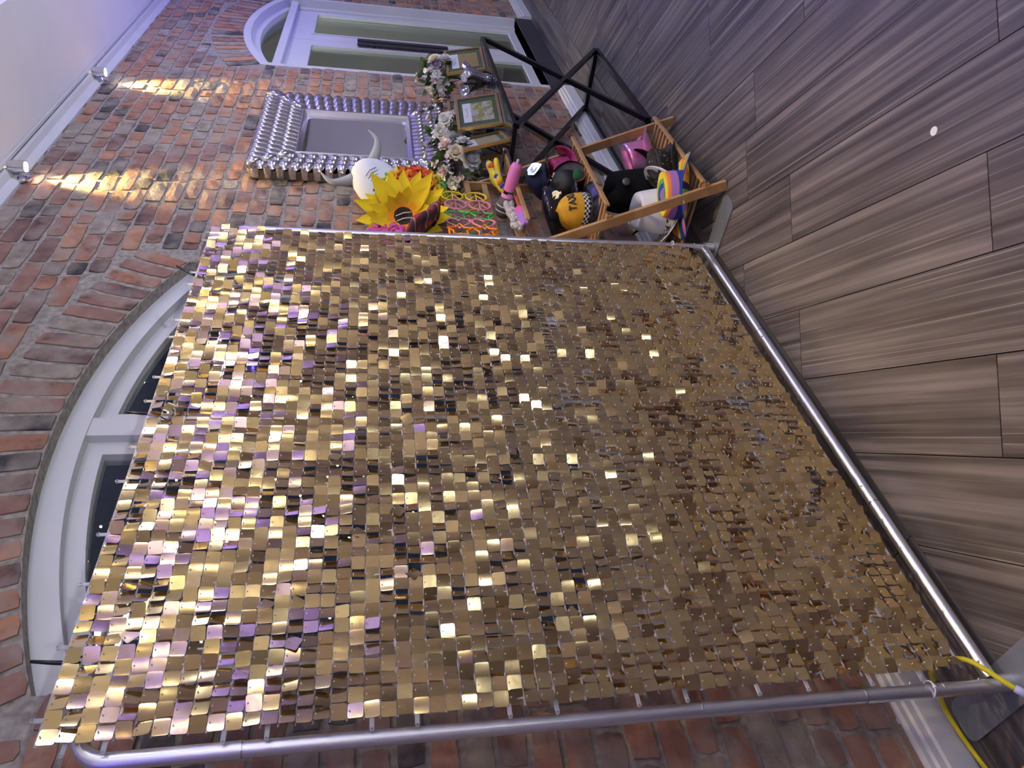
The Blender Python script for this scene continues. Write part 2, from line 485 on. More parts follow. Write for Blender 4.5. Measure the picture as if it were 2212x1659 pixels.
def interval_block(z0, z1):
    bl = []
    for a in ARCH:
        zm = (z0+z1)/2
        if z1 <= a['sill']: continue
        ext = 0.0
        ro_ = a['r']+RING+0.008
        for zz in (z0, zm, z1):
            if zz < ZS-0.012: ext = max(ext, a['hw'])
            d = ro_**2-(zz-a['zc'])**2
            if zz >= ZS-0.03 and d > 0:
                xx = math.sqrt(d)
                if xx < a['hw']+0.16: ext = max(ext, xx)
                else: ext = max(ext, a['hw']+0.10)
        if ext: bl.append((a['c']-ext, a['c']+ext))
    return bl
COURSE = 0.0815
z = -0.01; row = 0
while z < ZC+0.03:
    z0, z1 = z+0.006, z+COURSE-0.007
    bl = interval_block(z0, z1)
    x = 0.15-random.random()*0.2; pat = random.random()
    while x < 9.2:
        ln = random.choice((0.222, 0.222, 0.112, 0.222, 0.112, 0.17)) if row % 4 else random.choice((0.112, 0.112, 0.222, 0.112))
        ln += random.uniform(-0.008, 0.008)
        segs = [(x+0.006, x+ln-0.006)]
        for b0, b1 in bl:
            ns = []
            for s0, s1 in segs:
                if s1 <= b0 or s0 >= b1: ns.append((s0, s1))
                else:
                    if s0 < b0-0.035: ns.append((s0, b0))
                    if s1 > b1+0.035: ns.append((b1, s1))
            segs = ns
        for s0, s1 in segs:
            bricks.append((s1-s0, z1-z0, (s0+s1)/2, (z0+z1)/2, 0.0))
        x += ln
    z += COURSE; row += 1
for a in ARCH:                                    # arch rings of bricks set on end
    rm = a['r']+RING/2; n = int(round(2*a['half']*a['r']/0.083))
    for i in range(n):
        t = -a['half']+2*a['half']*(i+0.5)/n
        if a['c'] > 4 and t > 0.30: pass
        bricks.append((2*a['half']*a['r']/n-0.015, RING-0.008, a['c']+rm*math.sin(t), a['zc']+rm*math.cos(t), -t))
def brick_mb(mb, w_, h_, M, mi, seed):
    rnd = random.Random(seed)
    n = 4 if w_ > 0.15 or h_ > 0.15 else 3
    nx, nz = (n, 3) if w_ >= h_ else (3, n)
    vs = []
    for j in range(nz):
        for i in range(nx):
            u, v = -1+2*i/(nx-1), -1+2*j/(nz-1)
            edge = abs(u) > 0.99 or abs(v) > 0.99
            jx, jz = rnd.uniform(-0.0035, 0.0035), rnd.uniform(-0.0035, 0.0035)
            cut = 0.004 if abs(u) > 0.99 and abs(v) > 0.99 else 0.0
            vs.append((u*(w_/2-cut)+jx, (0.0012 if edge else -0.0008)+rnd.uniform(-0.0016, 0.0016), v*(h_/2-cut)+jz))
    per = [i for i in range(nx)]+[j*nx+nx-1 for j in range(1, nz)]+[(nz-1)*nx+i for i in range(nx-2, -1, -1)]+[j*nx for j in range(nz-2, 0, -1)]
    b = len(vs)
    for k in per: vs.append((vs[k][0]*1.01, 0.095, vs[k][2]*1.01))
    fs = [(j*nx+i, j*nx+i+1, (j+1)*nx+i+1, (j+1)*nx+i) for j in range(nz-1) for i in range(nx-1)]
    m_ = len(per)
    fs += [(per[k], b+k, b+(k+1) % m_, per[(k+1) % m_]) for k in range(m_)]
    mb.add(vs, fs, mi, M)
def brick_score(b):
    P = Vector((b[2], WY, b[3]))
    q = screen_px(P)
    if q is None or not (-60 < q[0] < 2270 and -60 < q[1] < 1720): return 0
    t = 1.47/WY                       # hidden behind the sequin backdrop or the mirror
    hx, hz = b[2]*t, 1.5+(b[3]-1.5)*t
    if 0.72 < hx < 2.62 and 0.2 < hz < 2.05: return 0
    if 3.7 < b[2] < 4.75 and 1.12 < b[3] < 2.2: return 0
    return b[0]*b[1]/(q[2]**2)*(WY/(P-CAMP).length)
weights = [20, 22, 20, 14, 7, 15, 4]
order = sorted(range(len(bricks)), key=lambda i: -brick_score(bricks[i]))
top = set(i for i in order[:300] if brick_score(bricks[i]) > 0)
fieldb = MB()
for i, b in enumerate(bricks):
    wt = list(weights)
    ci = random.choices(range(7), wt)[0]
    M = Matrix.Translation((b[2], WY+random.uniform(-0.003, 0.003), b[3])) @ Matrix.Rotation(-b[4], 4, 'Y') @ Matrix.Rotation(random.uniform(-0.018, 0.018), 4, 'Z')
    if i in top:
        mb = MB(); brick_mb(mb, b[0], b[1], M, 0, i)
        mb.build('brick', BRICK[ci], wall)
    else:
        brick_mb(fieldb, b[0], b[1], M, ci, i)
fo = fieldb.build('brick_field', BRICK, wall); fo['kind'] = 'stuff'

# remaining room shell
sh = MB().box((XL-0.05, (YF+WY)/2, 1.8), (0.1, WY-YF, 3.7)).build('wall_left', cream_wall); tag(sh, 'plain cream plaster wall at the left end of the room', 'wall', kind='structure')
sh = MB().box((XR+0.05, (YF+WY)/2, 1.8), (0.1, WY-YF, 3.7)).build('wall_right', cream_wall); tag(sh, 'plain cream plaster wall at the far right end of the room', 'wall', kind='structure')
sh = MB().box(((XL+XR)/2, YF-0.05, 1.8), (XR-XL+0.2, 0.1, 3.7)).build('wall_front', cream_wall); tag(sh, 'plain cream plaster wall behind the camera', 'wall', kind='structure')
# ceiling: perimeter bulkhead stepping up to a raised tray
YT = 1.12
cb = MB()
cb.box(((XL+XR)/2, (YF+WY)/2, ZT+0.06), (XR-XL, WY-YF, 0.1))
cb.box(((XL+XR)/2, (YT+WY+0.3)/2, (ZC+ZT)/2+0.005), (XR-XL, WY+0.3-YT, ZT-ZC-0.01))
cb.box(((XL+XR)/2, (YF+YF+0.9)/2, (ZC+ZT)/2+0.005), (XR-XL, 0.9, ZT-ZC-0.01))
cb.box((XL+0.5, (YF+0.9+YT)/2, (ZC+ZT)/2+0.005), (1.0, YT-YF-0.9, ZT-ZC-0.01))
cb.box((XR-0.5, (YF+0.9+YT)/2, (ZC+ZT)/2+0.005), (1.0, YT-YF-0.9, ZT-ZC-0.01))
ceil = cb.build('ceiling', plaster); tag(ceil, 'white plaster ceiling bulkhead washed with violet light', 'ceiling', kind='structure')
tr = MB()
tr.prism([(WY-0.060, ZC), (WY+0.02, ZC), (WY+0.02, ZC-0.055), (WY-0.004, ZC-0.055), (WY-0.016, ZC-0.040), (WY-0.022, ZC-0.018), (WY-0.052, ZC-0.010)], 'x', XL, XR)
tr.box(((XL+XR)/2, WY-0.085, ZC-0.004), (XR-XL, 0.016, 0.008))
tro = tr.build('trim_1', white_paint, smooth=30); tag(tro, 'thin white moulded trim where brick wall meets ceiling', 'trim', kind='structure')
# skirting boards
def skirting(x0, x1, nm, lab):
    p = [(WY+0.01, 0.0), (WY-0.028, 0.0), (WY-0.028, 0.075), (WY-0.022, 0.082), (WY-0.022, 0.100), (WY-0.014, 0.106), (WY-0.014, 0.120), (WY-0.006, 0.128), (WY+0.01, 0.130)]
    o = MB().prism(p, 'x', x0, x1).build(nm, white_paint, smooth=25)
    return tag(o, lab, 'skirting', kind='structure')
skirting(XL, ARCH[1]['c']-ARCH[1]['hw']-0.01, 'baseboard_back', 'white moulded skirting board along the brick wall left of the door')
skirting(ARCH[1]['c']+ARCH[1]['hw']+0.0, XR, 'baseboard_right', 'white moulded skirting board right of the arched door')

# ------------------------------------------------------------------ arched window behind the backdrop
def ring(mb, a, r0, r1, y0, y1, n=28, half=None, mi=0):
    p0, p1 = arc_pts(a, r0, n, half), arc_pts(a, r1, n, half)
    for i in range(n):
        q = [p0[i], p0[i+1], p1[i+1], p1[i]]
        mb.prism(q, 'y', y0, y1, mi)
a = ARCH[0]
win = thing('window_1', 'white arched timber window with dark glass behind the sequin backdrop', 'window', (a['c'], WY+0.05, a['sill']), kind='structure')
def arch_outline(a, inset, z0):
    h = math.asin((a['hw']-inset)/(a['r']-inset))
    return [(a['c']-a['hw']+inset, z0)]+arc_pts(a, a['r']-inset, 28, h)+[(a['c']+a['hw']-inset, z0)]
def frame_between(a, in0, in1, z0, z1, y0, y1):
    A, B = arch_outline(a, in0, z0), arch_outline(a, in1, z1)
    mb = MB()
    for i in range(len(A)-1): mb.prism([A[i], A[i+1], B[i+1], B[i]], 'y', y0, y1)
    mb.prism([A[0], B[0], B[-1], A[-1]], 'y', y0, y1)
    return mb
frame_between(a, 0.0, 0.075, a['sill'], a['sill']+0.075, WY+0.058, WY+0.19).build('frame', white_paint, win, smooth=35)
mu = MB().box((a['c'], WY+0.128, (a['sill']+ZS+RISE)/2-0.02), (0.085, 0.13, ZS+RISE-a['sill']-0.08)); mu.build('mullion', white_paint, win)
for sgn in (-1, 1):
    # each light: an inner sash frame and its pane
    A = arch_outline(a, 0.075, a['sill']+0.075); B = arch_outline(a, 0.13, a['sill']+0.13)
    xs = a['c']+sgn*0.0425
    def cut(poly, off): return clip(poly, -sgn, 0, -sgn*(xs+sgn*off))
    Aq, Bq = cut(A, 0.0), cut(B, 0.055)
    bm = slab_with_holes(Aq, [Bq], WY+0.098, WY+0.153)
    me = bpy.data.meshes.new('sash'); bm.to_mesh(me); bm.free(); me.materials.append(white_paint)
    o = bpy.data.objects.new('sash', me); COL.objects.link(o); place(o, (0, 0, 0), win)
    pn = MB(); pn.prism(cut(B, 0.050), 'y', WY+0.126, WY+0.132); pn.build('pane', window_glass, win)
# warm fairy lights hanging outside the window
fl = thing('fairy_lights', 'string of tiny warm fairy lights glinting in the dark arched window', 'fairy lights', (1.9, 2.35, 1.2))
wire = MB(); 
bead_m = emit('fairy_bead', (1.0, 0.86, 0.55), 26.0, False)
bme = MB().sph((0,0,0), 0.0046, 6, 4).mesh('bead', Vector((0,0,0)), [bead_m], True)
rs = random.Random(5)
for k in range(17):
    x = 1.15+k*0.105+rs.uniform(-0.02, 0.02); zb = 1.25+rs.uniform(-0.1, 0.5)
    wire.tube([(x, 2.35, 2.95), (x+0.01, 2.36, (2.95+zb)/2), (x, 2.35, zb)], 0.0008, 4, cap=False)
    zz = 2.86-rs.random()*0.2
    while zz > zb:
        inst('bead', bme, fl, Matrix.Translation((x+rs.uniform(-.01, .01), 2.35, zz))); zz -= rs.uniform(0.08, 0.20)
wire.tube([(1.0, 2.35, 2.95), (3.0, 2.35, 2.95)], 0.0015, 4); wire.build('wire', mat('black_wire', (0.01, 0.01, 0.01), 0.6), fl)

# ------------------------------------------------------------------ arched glazed double door
a = ARCH[1]; DY = WY+0.085
door = thing('door_1', 'white arched double door with glazed leaves, fanlight and dark riser tiles', 'door', (a['c'], DY, 0), kind='structure')
frame_between(a, 0.0, 0.055, 0.17, 0.17, WY+0.004, WY+0.13).build('door_frame', white_paint, door, smooth=35)
frame_between(a, 0.055, 0.115, 0.17, 0.17, WY+0.070, WY+0.13).build('door_stop', white_paint, door, smooth=35)
MB().box((a['c'], WY+0.085, 2.208), (2*a['hw']-0.10, 0.11, 0.058)).build('transom', white_paint, door)
fan = arch_outline(a, 0.11, 2.236)
fp = MB(); fp.prism(fan, 'y', WY+0.112, WY+0.118); fp.build('fanlight_pane', door_glass, door)
def leaf(x0, x1, gx0, gx1):
    y0, y1 = WY+0.085, WY+0.125; z0, z1, gz0, gz1 = 0.178, 2.178, 0.235, 2.02
    mb = MB()
    mb.box(((x0+gx0)/2, (y0+y1)/2, (z0+z1)/2), (gx0-x0, y1-y0, z1-z0)); mb.box(((x1+gx1)/2, (y0+y1)/2, (z0+z1)/2), (x1-gx1, y1-y0, z1-z0))
    mb.box(((gx0+gx1)/2, (y0+y1)/2, (gz1+z1)/2), (gx1-gx0, y1-y0, z1-gz1)); mb.box(((gx0+gx1)/2, (y0+y1)/2, (z0+gz0)/2), (gx1-gx0, y1-y0, gz0-z0))
    lf = mb.build('door_leaf', white_paint, door)
    bd = MB()
    for (c, d) in (((gx0+0.009, gz0, gz1), 'v'), ((gx1-0.009, gz0, gz1), 'v')): bd.box((c[0], y0+0.004, (gz0+gz1)/2), (0.018, 0.022, gz1-gz0))
    for zc in (gz0+0.009, gz1-0.009): bd.box(((gx0+gx1)/2, y0+0.004, zc), (gx1-gx0-0.036, 0.022, 0.018))
    bd.build('glazing_bead', white_paint, lf)
    MB().box(((gx0+gx1)/2, y0+0.022, (gz0+gz1)/2), (gx1-gx0, 0.006, gz1-gz0)).build('pane', door_glass, lf)
    return lf
l1 = leaf(5.595, 6.498, 5.75, 6.35); l2 = leaf(6.502, 7.405, 6.65, 7.25)
hm = mat('dark_bronze', (0.045, 0.042, 0.055), 0.4, 0.6)
for lf, hx in ((l1, 6.425), (l2, 6.530)):
    hb = MB().bev((hx, WY+0.066, 1.26), (0.052, 0.016, 0.76), 0.004)
    for zz in (1.0, 1.5): hb.box((hx, WY+0.076, zz), (0.02, 0.03, 0.02))
    hb.build('pull_handle', hm, lf)
tile_m = mat('charcoal_tile', (0.040, 0.038, 0.048), 0.5, var=0.15, vscale=9)
MB().box((a['c'], WY+0.06, 0.083), (2*a['hw']-0.02, 0.10, 0.17)).build('step_bed', mat('grey_grout', (0.30, 0.30, 0.31), 0.8), door)
x = a['c']-a['hw']+0.01
for wd in (0.55, 0.60, 0.60, 0.16):
    MB().bev((x+wd/2, WY+0.004, 0.085), (wd-0.005, 0.014, 0.166), 0.0015).build('tile', tile_m, door); x += wd
# lobby seen through the door glass
lobby_m = mat('lobby_green_plaster', (0.40, 0.41, 0.36), 0.85, var=0.06, vscale=1.0)
lb = MB()
lb.box((6.6, 3.75, 1.5), (4.2, 0.06, 3.2)); lb.box((4.55, 2.93, 1.5), (0.06, 1.7, 3.2)); lb.box((8.75, 2.93, 1.5), (0.06, 1.7, 3.2)); lb.box((6.6, 2.93, 3.05), (4.2, 1.7, 0.06)); 
lbo = lb.build('wall_lobby', lobby_m); tag(lbo, 'pale green lobby walls seen dimly through the door glass', 'wall', kind='structure')
lfl = MB().box((6.6, 2.93, -0.03), (4.2, 1.66, 0.06)).build('floor_lobby', mat('lobby_floor', (0.10, 0.09, 0.09), 0.6)); tag(lfl, 'dark lobby floor beyond the arched door', 'floor', kind='structure')
rv = MB()
for sg in (-1, 1): rv.box((a['c']+sg*(a['hw']-0.008), WY+0.225, 1.2), (0.014, 0.18, 2.2))
rv.build('reveal_lining', lobby_m, door)
tl = thing('tube_lamp', 'slim hanging tube lamp seen through the arched fanlight', 'lamp', (7.0, 2.7, 2.45))
MB().lathe([(0.012, 2.36), (0.012, 2.62)], 8, (7.0, 2.7, 0)).build('tube', emit('tube_glow', (0.85, 0.93, 1.0), LAMPS['porch']*8, False), tl)
MB().lathe([(0.03, 2.62), (0.03, 2.66), (0.006, 2.67), (0.006, 3.02)], 8, (7.0, 2.7, 0)).build('hanger', chrome, tl)
pl = bpy.data.lights.new('lobby_lamp', 'POINT'); pl.energy = LAMPS['porch']*22; pl.color = (1.0, 1.0, 0.92); pl.shadow_soft_size = 0.12
plo = bpy.data.objects.new('lobby_lamp', pl); COL.objects.link(plo); plo.location = (6.0, 2.8, 2.75)
# @@PART3
# ------------------------------------------------------------------ lamps the room has
SYB = 1.462
def wall_spot(x, lab):
    t = thing('wall_spotlight', lab, 'spotlight', (x, WY, 3.16), 'chrome wall spotlights under the ceiling trim')
    MB().lathe([(0.0, 0), (0.032, 0), (0.032, 0.012), (0.02, 0.02), (0.0, 0.02)], 16, M=TR((x-0.015, WY-0.002, 3.165), 90), cap=False).build('mount', chrome, t, smooth=40)
    MB().tube([(x-0.015, WY-0.015, 3.165), (x-0.005, WY-0.045, 3.18)], 0.007, 8).build('arm', chrome, t, smooth=40)
    M = TR((x, WY-0.062, 3.165), 0, 0, 0)
    MB().lathe([(0.012, 0.062), (0.026, 0.056), (0.030, 0.03), (0.030, -0.018), (0.026, -0.018)], 16, M=M, cap=False).build('head', chrome, t, smooth=40)
    MB().lathe([(0.0, -0.012), (0.026, -0.012)], 16, M=M, cap=False).build('bulb', emit('spot_bulb', (1.0, 0.93, 0.80), 40.0, False), t)
    l = bpy.data.lights.new('spot_beam', 'SPOT'); l.energy = LAMPS['spot']; l.color = (1.0, 0.76, 0.26); l.spot_size = math.radians(50); l.spot_blend = 0.9; l.shadow_soft_size = 0.02
    o = bpy.data.objects.new('spot_beam', l); COL.objects.link(o); o.parent = t
    o.location = (0, -0.062, -0.015)
    o.rotation_euler = Vector((0.0, 0.17, -1)).to_track_quat('-Z', 'Y').to_euler()
wall_spot(3.57, 'chrome wall spotlight with warm beam, nearer one left of the mirror')
wall_spot(4.94, 'chrome wall spotlight with warm beam, farther one towards the door')
# violet LED profiles round the raised ceiling tray
violet = emit('violet_led', (0.20, 0.14, 1.0), LAMPS['cove'])
for c, d, lab in (((3.5, YT-0.008, 3.40), (XR-XL-2.0, 0.016, 0.03), 'violet LED strip on the ceiling step beside the brick wall'), ((3.5, YF+0.908, 3.40), (XR-XL-2.0, 0.016, 0.03), 'violet LED strip on the ceiling step behind the camera'), ((XL+1.008, (YF+0.9+YT)/2, 3.40), (0.016, YT-YF-1.0, 0.03), 'violet LED strip on the ceiling step at the left'), ((XR-1.008, (YF+0.9+YT)/2, 3.40), (0.016, YT-YF-1.0, 0.03), 'violet LED strip on the ceiling step at the far right')):
    tag(MB().box(c, d).build('led_strip', violet), lab, 'led strip', 'violet LED strips round the ceiling tray')
# unseen floor uplighters, added behind the camera to brighten the ceiling edge
for x, y, tx, col, k, lab in ((7.4, -0.6, 6.6, (0.26, 0.23, 1.0), 0.85, 'added violet floor uplighter at the far right of the room'), (4.6, -2.2, 4.6, (0.66, 0.68, 1.0), 1.25, 'added lavender floor uplighter in the middle of the room'), (0.2, -2.4, 2.6, (0.86, 0.92, 1.0), 0.85, 'added pale blue floor uplighter behind the camera')):
    t = thing('added_uplighter', lab, 'uplighter', (x, y, 0), 'added floor uplighters')
    aim = Vector((tx, 1.45, 3.2)); src = Vector((x, y, 0.20)); q = (aim-src).to_track_quat('-Z', 'Y')
    M = Matrix.Translation(src) @ q.to_matrix().to_4x4()
    MB().lathe([(0.001, 0.10), (0.06, 0.09), (0.075, 0.06), (0.075, -0.06), (0.068, -0.06), (0.062, 0.0), (0.001, 0.0)], 20, M=M, cap=False).build('can', mat('black_can', (0.02, 0.02, 0.02), 0.5), t, smooth=40)
    MB().box((x, y, 0.01), (0.16, 0.16, 0.02)).box((x-0.085, y, 0.10), (0.01, 0.03, 0.2)).box((x+0.085, y, 0.10), (0.01, 0.03, 0.2)).build('bracket', mat('black_can', (0.02, 0.02, 0.02), 0.5), t)
    MB().lathe([(0.0, -0.01), (0.06, -0.01)], 18, M=M, cap=False).build('lens', emit('up_lens_%d' % int(x*10), col, 6.0, False), t)
    l = bpy.data.lights.new('uplight_beam', 'SPOT'); l.energy = LAMPS['up']*k; l.color = col; l.spot_size = math.radians(66); l.spot_blend = 1.0; l.shadow_soft_size = 0.06
    o = bpy.data.objects.new('uplight_beam', l); COL.objects.link(o); o.parent = t; o.location = src-Vector((x, y, 0)) + (aim-src).normalized()*0.08; o.rotation_euler = q.to_euler()
# cool tray panels added as fill, warm downlights, globes added for sequin glints
pm = emit('fill_panel_glow', (0.76, 0.80, 1.0), LAMPS['panel'])
for k, (x, y, lab) in enumerate(((3.3, -1.5, 'added square white ceiling fill panel above the open floor'), (6.2, -0.8, 'added square white ceiling fill panel towards the arched door'), (0.9, -4.0, 'added square white ceiling fill panel at the back left of the room'), (4.3, -4.0, 'added square white ceiling fill panel at the back middle of the room'), (7.6, -2.4, 'added square white ceiling fill panel at the far right of the room'))):
    t = thing('added_fill_panel', lab, 'ceiling light', (x, y, 3.46), 'added ceiling fill panels')
    fr = MB()
    for dx, dy, sx, sy in ((0.31, 0, 0.02, 0.64), (-0.31, 0, 0.02, 0.64), (0, 0.31, 0.60, 0.02), (0, -0.31, 0.60, 0.02)): fr.box((x+dx, y+dy, 3.49), (sx, sy, 0.04))
    fr.build('frame', white_paint, t); MB().box((x, y, 3.492), (0.60, 0.60, 0.02)).build('diffuser', pm, t)
dm = emit('downlight_glow', (1.0, 0.80, 0.46), LAMPS['down'])
k = 0
for x in (-1.2, 0.5, 2.2, 3.9):
    for y in (-0.1, -2.2):
        t = thing('downlight', 'recessed warm ceiling downlight, number %s in the %s row' % (['one', 'two', 'three', 'four'][k//2], ['near', 'rear'][k % 2]), 'downlight', (x, y, 3.49), 'warm downlights in the ceiling tray'); k += 1
        MB().lathe([(0.085, 3.51), (0.085, 3.498), (0.105, 3.498), (0.108, 3.51)], 18, (x, y, 0), cap=False).build('bezel', chrome, t, smooth=40)
        MB().lathe([(0.0, 3.503), (0.085, 3.503)], 18, (x, y, 0), cap=False).build('lens', dm, t)
# warm stage lamp on the ceiling in front of the backdrop
t = thing('stage_lamp', 'warm stage lamp on the ceiling aimed at the sequin backdrop', 'stage lamp', (2.0, 0.15, 3.28))
src = Vector((2.0, 0.15, 3.36)); aim = Vector((1.85, SYB, 1.05)); q = (aim-src).to_track_quat('-Z', 'Y'); M = Matrix.Translation(src) @ q.to_matrix().to_4x4()
MB().lathe([(0.001, 0.12), (0.05, 0.11), (0.06, 0.07), (0.06, -0.06), (0.054, -0.06), (0.05, 0.0), (0.001, 0.0)], 20, M=M, cap=False).build('can', mat('black_can', (0.02, 0.02, 0.02), 0.5), t, smooth=40)
MB().tube([(2.0, 0.15, 3.40), (2.0, 0.15, 3.52)], 0.008, 8).build('yoke', mat('black_can', (0.02, 0.02, 0.02), 0.5), t)
MB().lathe([(0.0, -0.02), (0.05, -0.02)], 18, M=M, cap=False).build('lens', emit('stage_lens', (1.0, 0.75, 0.38), 60.0, False), t)
l = bpy.data.lights.new('stage_beam', 'SPOT'); l.energy = LAMPS['stage']; l.color = (1.0, 0.72, 0.36); l.spot_size = math.radians(62); l.spot_blend = 0.8; l.shadow_soft_size = 0.05
o = bpy.data.objects.new('stage_beam', l); COL.objects.link(o); o.parent = t; o.location = src-Vector((2.0, 0.15, 3.28))+(aim-src).normalized()*0.08; o.rotation_euler = q.to_euler()
gm = emit('globe_glow', (1.0, 0.95, 0.74), LAMPS['globe'])  # unseen globe row, invented for the bright reflections in the sequins
for x, y, lab in ((-0.9, -2.0, 'added opal globe pendant at the left of the row behind the camera'), (0.4, -2.7, 'added opal globe pendant second in the row behind the camera'), (1.7, -3.4, 'added opal globe pendant third in the row behind the camera'), (3.2, -3.4, 'added opal globe pendant at the right of the row behind the camera')):
    t = thing('added_globe', lab, 'pendant lamp', (x, y, 2.2), 'added opal globe pendants')
    MB().sph((x, y, 2.35), 0.15, 20, 12).build('globe', gm, t, smooth=True)
    MB().lathe([(0.05, 2.48), (0.05, 2.53), (0.004, 2.54), (0.004, 3.55)], 10, (x, y, 0)).build('hanger', chrome, t)

# ------------------------------------------------------------------ backdrop stand
BY = 1.49
st = thing('backdrop_stand', 'brushed aluminium tube stand carrying the gold sequin backdrop', 'backdrop stand', (1.64, BY, 0))
xl, xr, zt = 0.632, 2.652, 2.055
def bend(cx, cz, r, a0, a1, n=7): return [(cx+r*math.cos(a0+(a1-a0)*i/n), BY, cz+r*math.sin(a0+(a1-a0)*i/n)) for i in range(n+1)]
MB().tube([(xl-0.006, BY, 0.010), (xl, BY, 0.80)], 0.016, 20).build('pole', alu, st, smooth=40)
MB().tube([(xl, BY, 0.80), (xl+0.006, BY, 1.75)], 0.0158, 20).build('pole', alu, st, smooth=40)
MB().tube([(xl+0.006, BY, 1.75)]+bend(xl+0.07, zt-0.064, 0.064, PI, PI/2)+[(xl+0.2, BY, zt)], 0.0165, 20).build('corner', alu, st, smooth=40)
MB().tube([(xr, BY, 0.010), (xr, BY, 1.05)], 0.016, 20).build('pole', alu, st, smooth=40)
MB().tube([(xr, BY, 1.05), (xr, BY, 1.75)], 0.0158, 20).build('pole', alu, st, smooth=40)
MB().tube([(xr, BY, 1.75)]+bend(xr-0.064, zt-0.064, 0.064, 0, PI/2)+[(xr-0.2, BY, zt)], 0.0165, 20).build('corner', alu, st, smooth=40)
MB().tube([(xl+0.2, BY, zt), (xr-0.2, BY, zt)], 0.016, 20).build('top_bar', alu, st, smooth=40)
ZBAR = 0.054
for x0, x1 in ((xl+0.012, 1.18), (1.18, 2.02), (2.02, xr-0.012)):
    MB().tube([(x0, BY, ZBAR), (x1, BY, ZBAR)], 0.016, 20).build('bottom_bar', alu, st, smooth=40)
dk = mat('joint_metal', (0.45, 0.46, 0.50), 0.25, 1.0)  # slightly darker metal for the rings at the tube joints
for p, q in (((xl, BY, 0.198), (xl, BY, 0.200)), ((xl+0.002, BY, 0.8), (xl+0.002, BY, 0.802)), ((xl+0.006, BY, 1.75), (xl+0.006, BY, 1.752)), ((xl-0.003, BY, 0.402), (xl-0.003, BY, 0.404)), ((1.18, BY, ZBAR), (1.182, BY, ZBAR)), ((2.02, BY, ZBAR), (2.022, BY, ZBAR)), ((xr, BY, 1.05), (xr, BY, 1.052))):
    MB().tube([p, q], 0.0172, 20).build('joint_ring', dk, st, smooth=40)
for p in ((xl+0.012, BY-0.013, 0.28), (1.24, BY-0.010, ZBAR+0.012), (1.98, BY-0.010, ZBAR+0.012), (xl+0.05, BY-0.010, ZBAR+0.012), (xr-0.06, BY-0.010, ZBAR+0.012), (xr+0.003, BY-0.015, 0.10), (xl+0.006, BY-0.015, 0.10)):
    MB().sph(p, 0.0035, 8, 6).build('snap_button', chrome, st, smooth=True)
def foot(x, y0, y1):
    pts = []; hw, r = 0.052, 0.03
    for cx, cy, a0 in ((x+hw-r, y1-r, 0), (x-hw+r, y1-r, 90), (x-hw+r, y0+r, 180), (x+hw-r, y0+r, 270)):
        for k in range(6):
            t = math.radians(a0+18*k); pts.append((cx+r*math.cos(t), cy+r*math.sin(t)))
    MB().prism(pts, 'z', 0.001, 0.007).build('foot_plate', steel_plate, st)
    MB().tube([(x, BY, 0.006), (x, BY, 0.05)], 0.019, 18).build('socket', alu, st, smooth=40)
foot(xl+0.0, 1.255, 1.72); foot(xr+0.01, 1.255, 1.72)

# ------------------------------------------------------------------ gold sequin backdrop
PX0, PX1, PZ0, PZ1 = 0.664, 2.594, 0.135, 2.115
def sag_x(x_, z_): return x_+0.036*max(0, (z_-1.72)/0.38)*((x_-PX0)/(PX1-PX0))**2      # the top right corner is pulled outwards
NSX, NSZ = 60, 60
dx, dz = (PX1-PX0)/NSX, (PZ1-PZ0)/NSZ
SY = 1.462
bd = thing('sequin_backdrop', 'shimmering gold square sequin panel wall hung on the tube stand', 'sequin backdrop', (1.66, SY, PZ0))
gold, nt, p = base_mat('gold_sequin_film')
p.inputs['Metallic'].default_value = 1.0; p.inputs['Roughness'].default_value = 0.17
p.inputs['Base Color'].default_value = (0.80, 0.605, 0.30, 1)
g = N(nt, 'ShaderNodeNewGeometry'); nz = N(nt, 'ShaderNodeTexNoise'); nz.inputs['Scale'].default_value = 38; nz.inputs['Detail'].default_value = 1
nt.links.new(g.outputs['Position'], nz.inputs['Vector'])
bp = N(nt, 'ShaderNodeBump'); bp.inputs['Strength'].default_value = 0.025; bp.inputs['Distance'].default_value = 0.01
nt.links.new(nz.outputs['Fac'], bp.inputs['Height']); nt.links.new(bp.outputs[0], p.inputs['Normal'])
MATS['gold_sequin_film'] = gold
clear = glass_mat('clear_plastic', (0.72, 0.72, 0.76), rough=0.15)
clear_grid_m = mat('clear_pvc', (0.62, 0.62, 0.68), 0.25, alpha=0.55)
def seq_local(curv):
    hs, q, c = 0.0158, 0.0112, 0.0022
    cs = (-hs, -q, q, hs); vs = []
    for j in range(4):
        for i in range(4):
            x_, z_ = cs[i], cs[j]
            if abs(x_) == hs and abs(z_) == hs: x_, z_ = x_*(1-c/hs*0.55), z_*(1-c/hs*0.55)
            vs.append(Vector((x_, curv*((x_/hs)**2-0.3), z_-0.0118)))
    fs = [(j*4+i, j*4+i+1, (j+1)*4+i+1, (j+1)*4+i) for j in range(3) for i in range(3)]
    return vs, fs
SEQ = [seq_local(c) for c in (-0.0012, -0.0006, 0.0, 0.0004, 0.0010)]
SEQME = []
for vs, fs in SEQ:
    mb = MB().add(vs, fs); me = mb.mesh('sequin', Vector((0,0,0)), [gold], True); SEQME.append(me)
items = []
rq = random.Random(11)
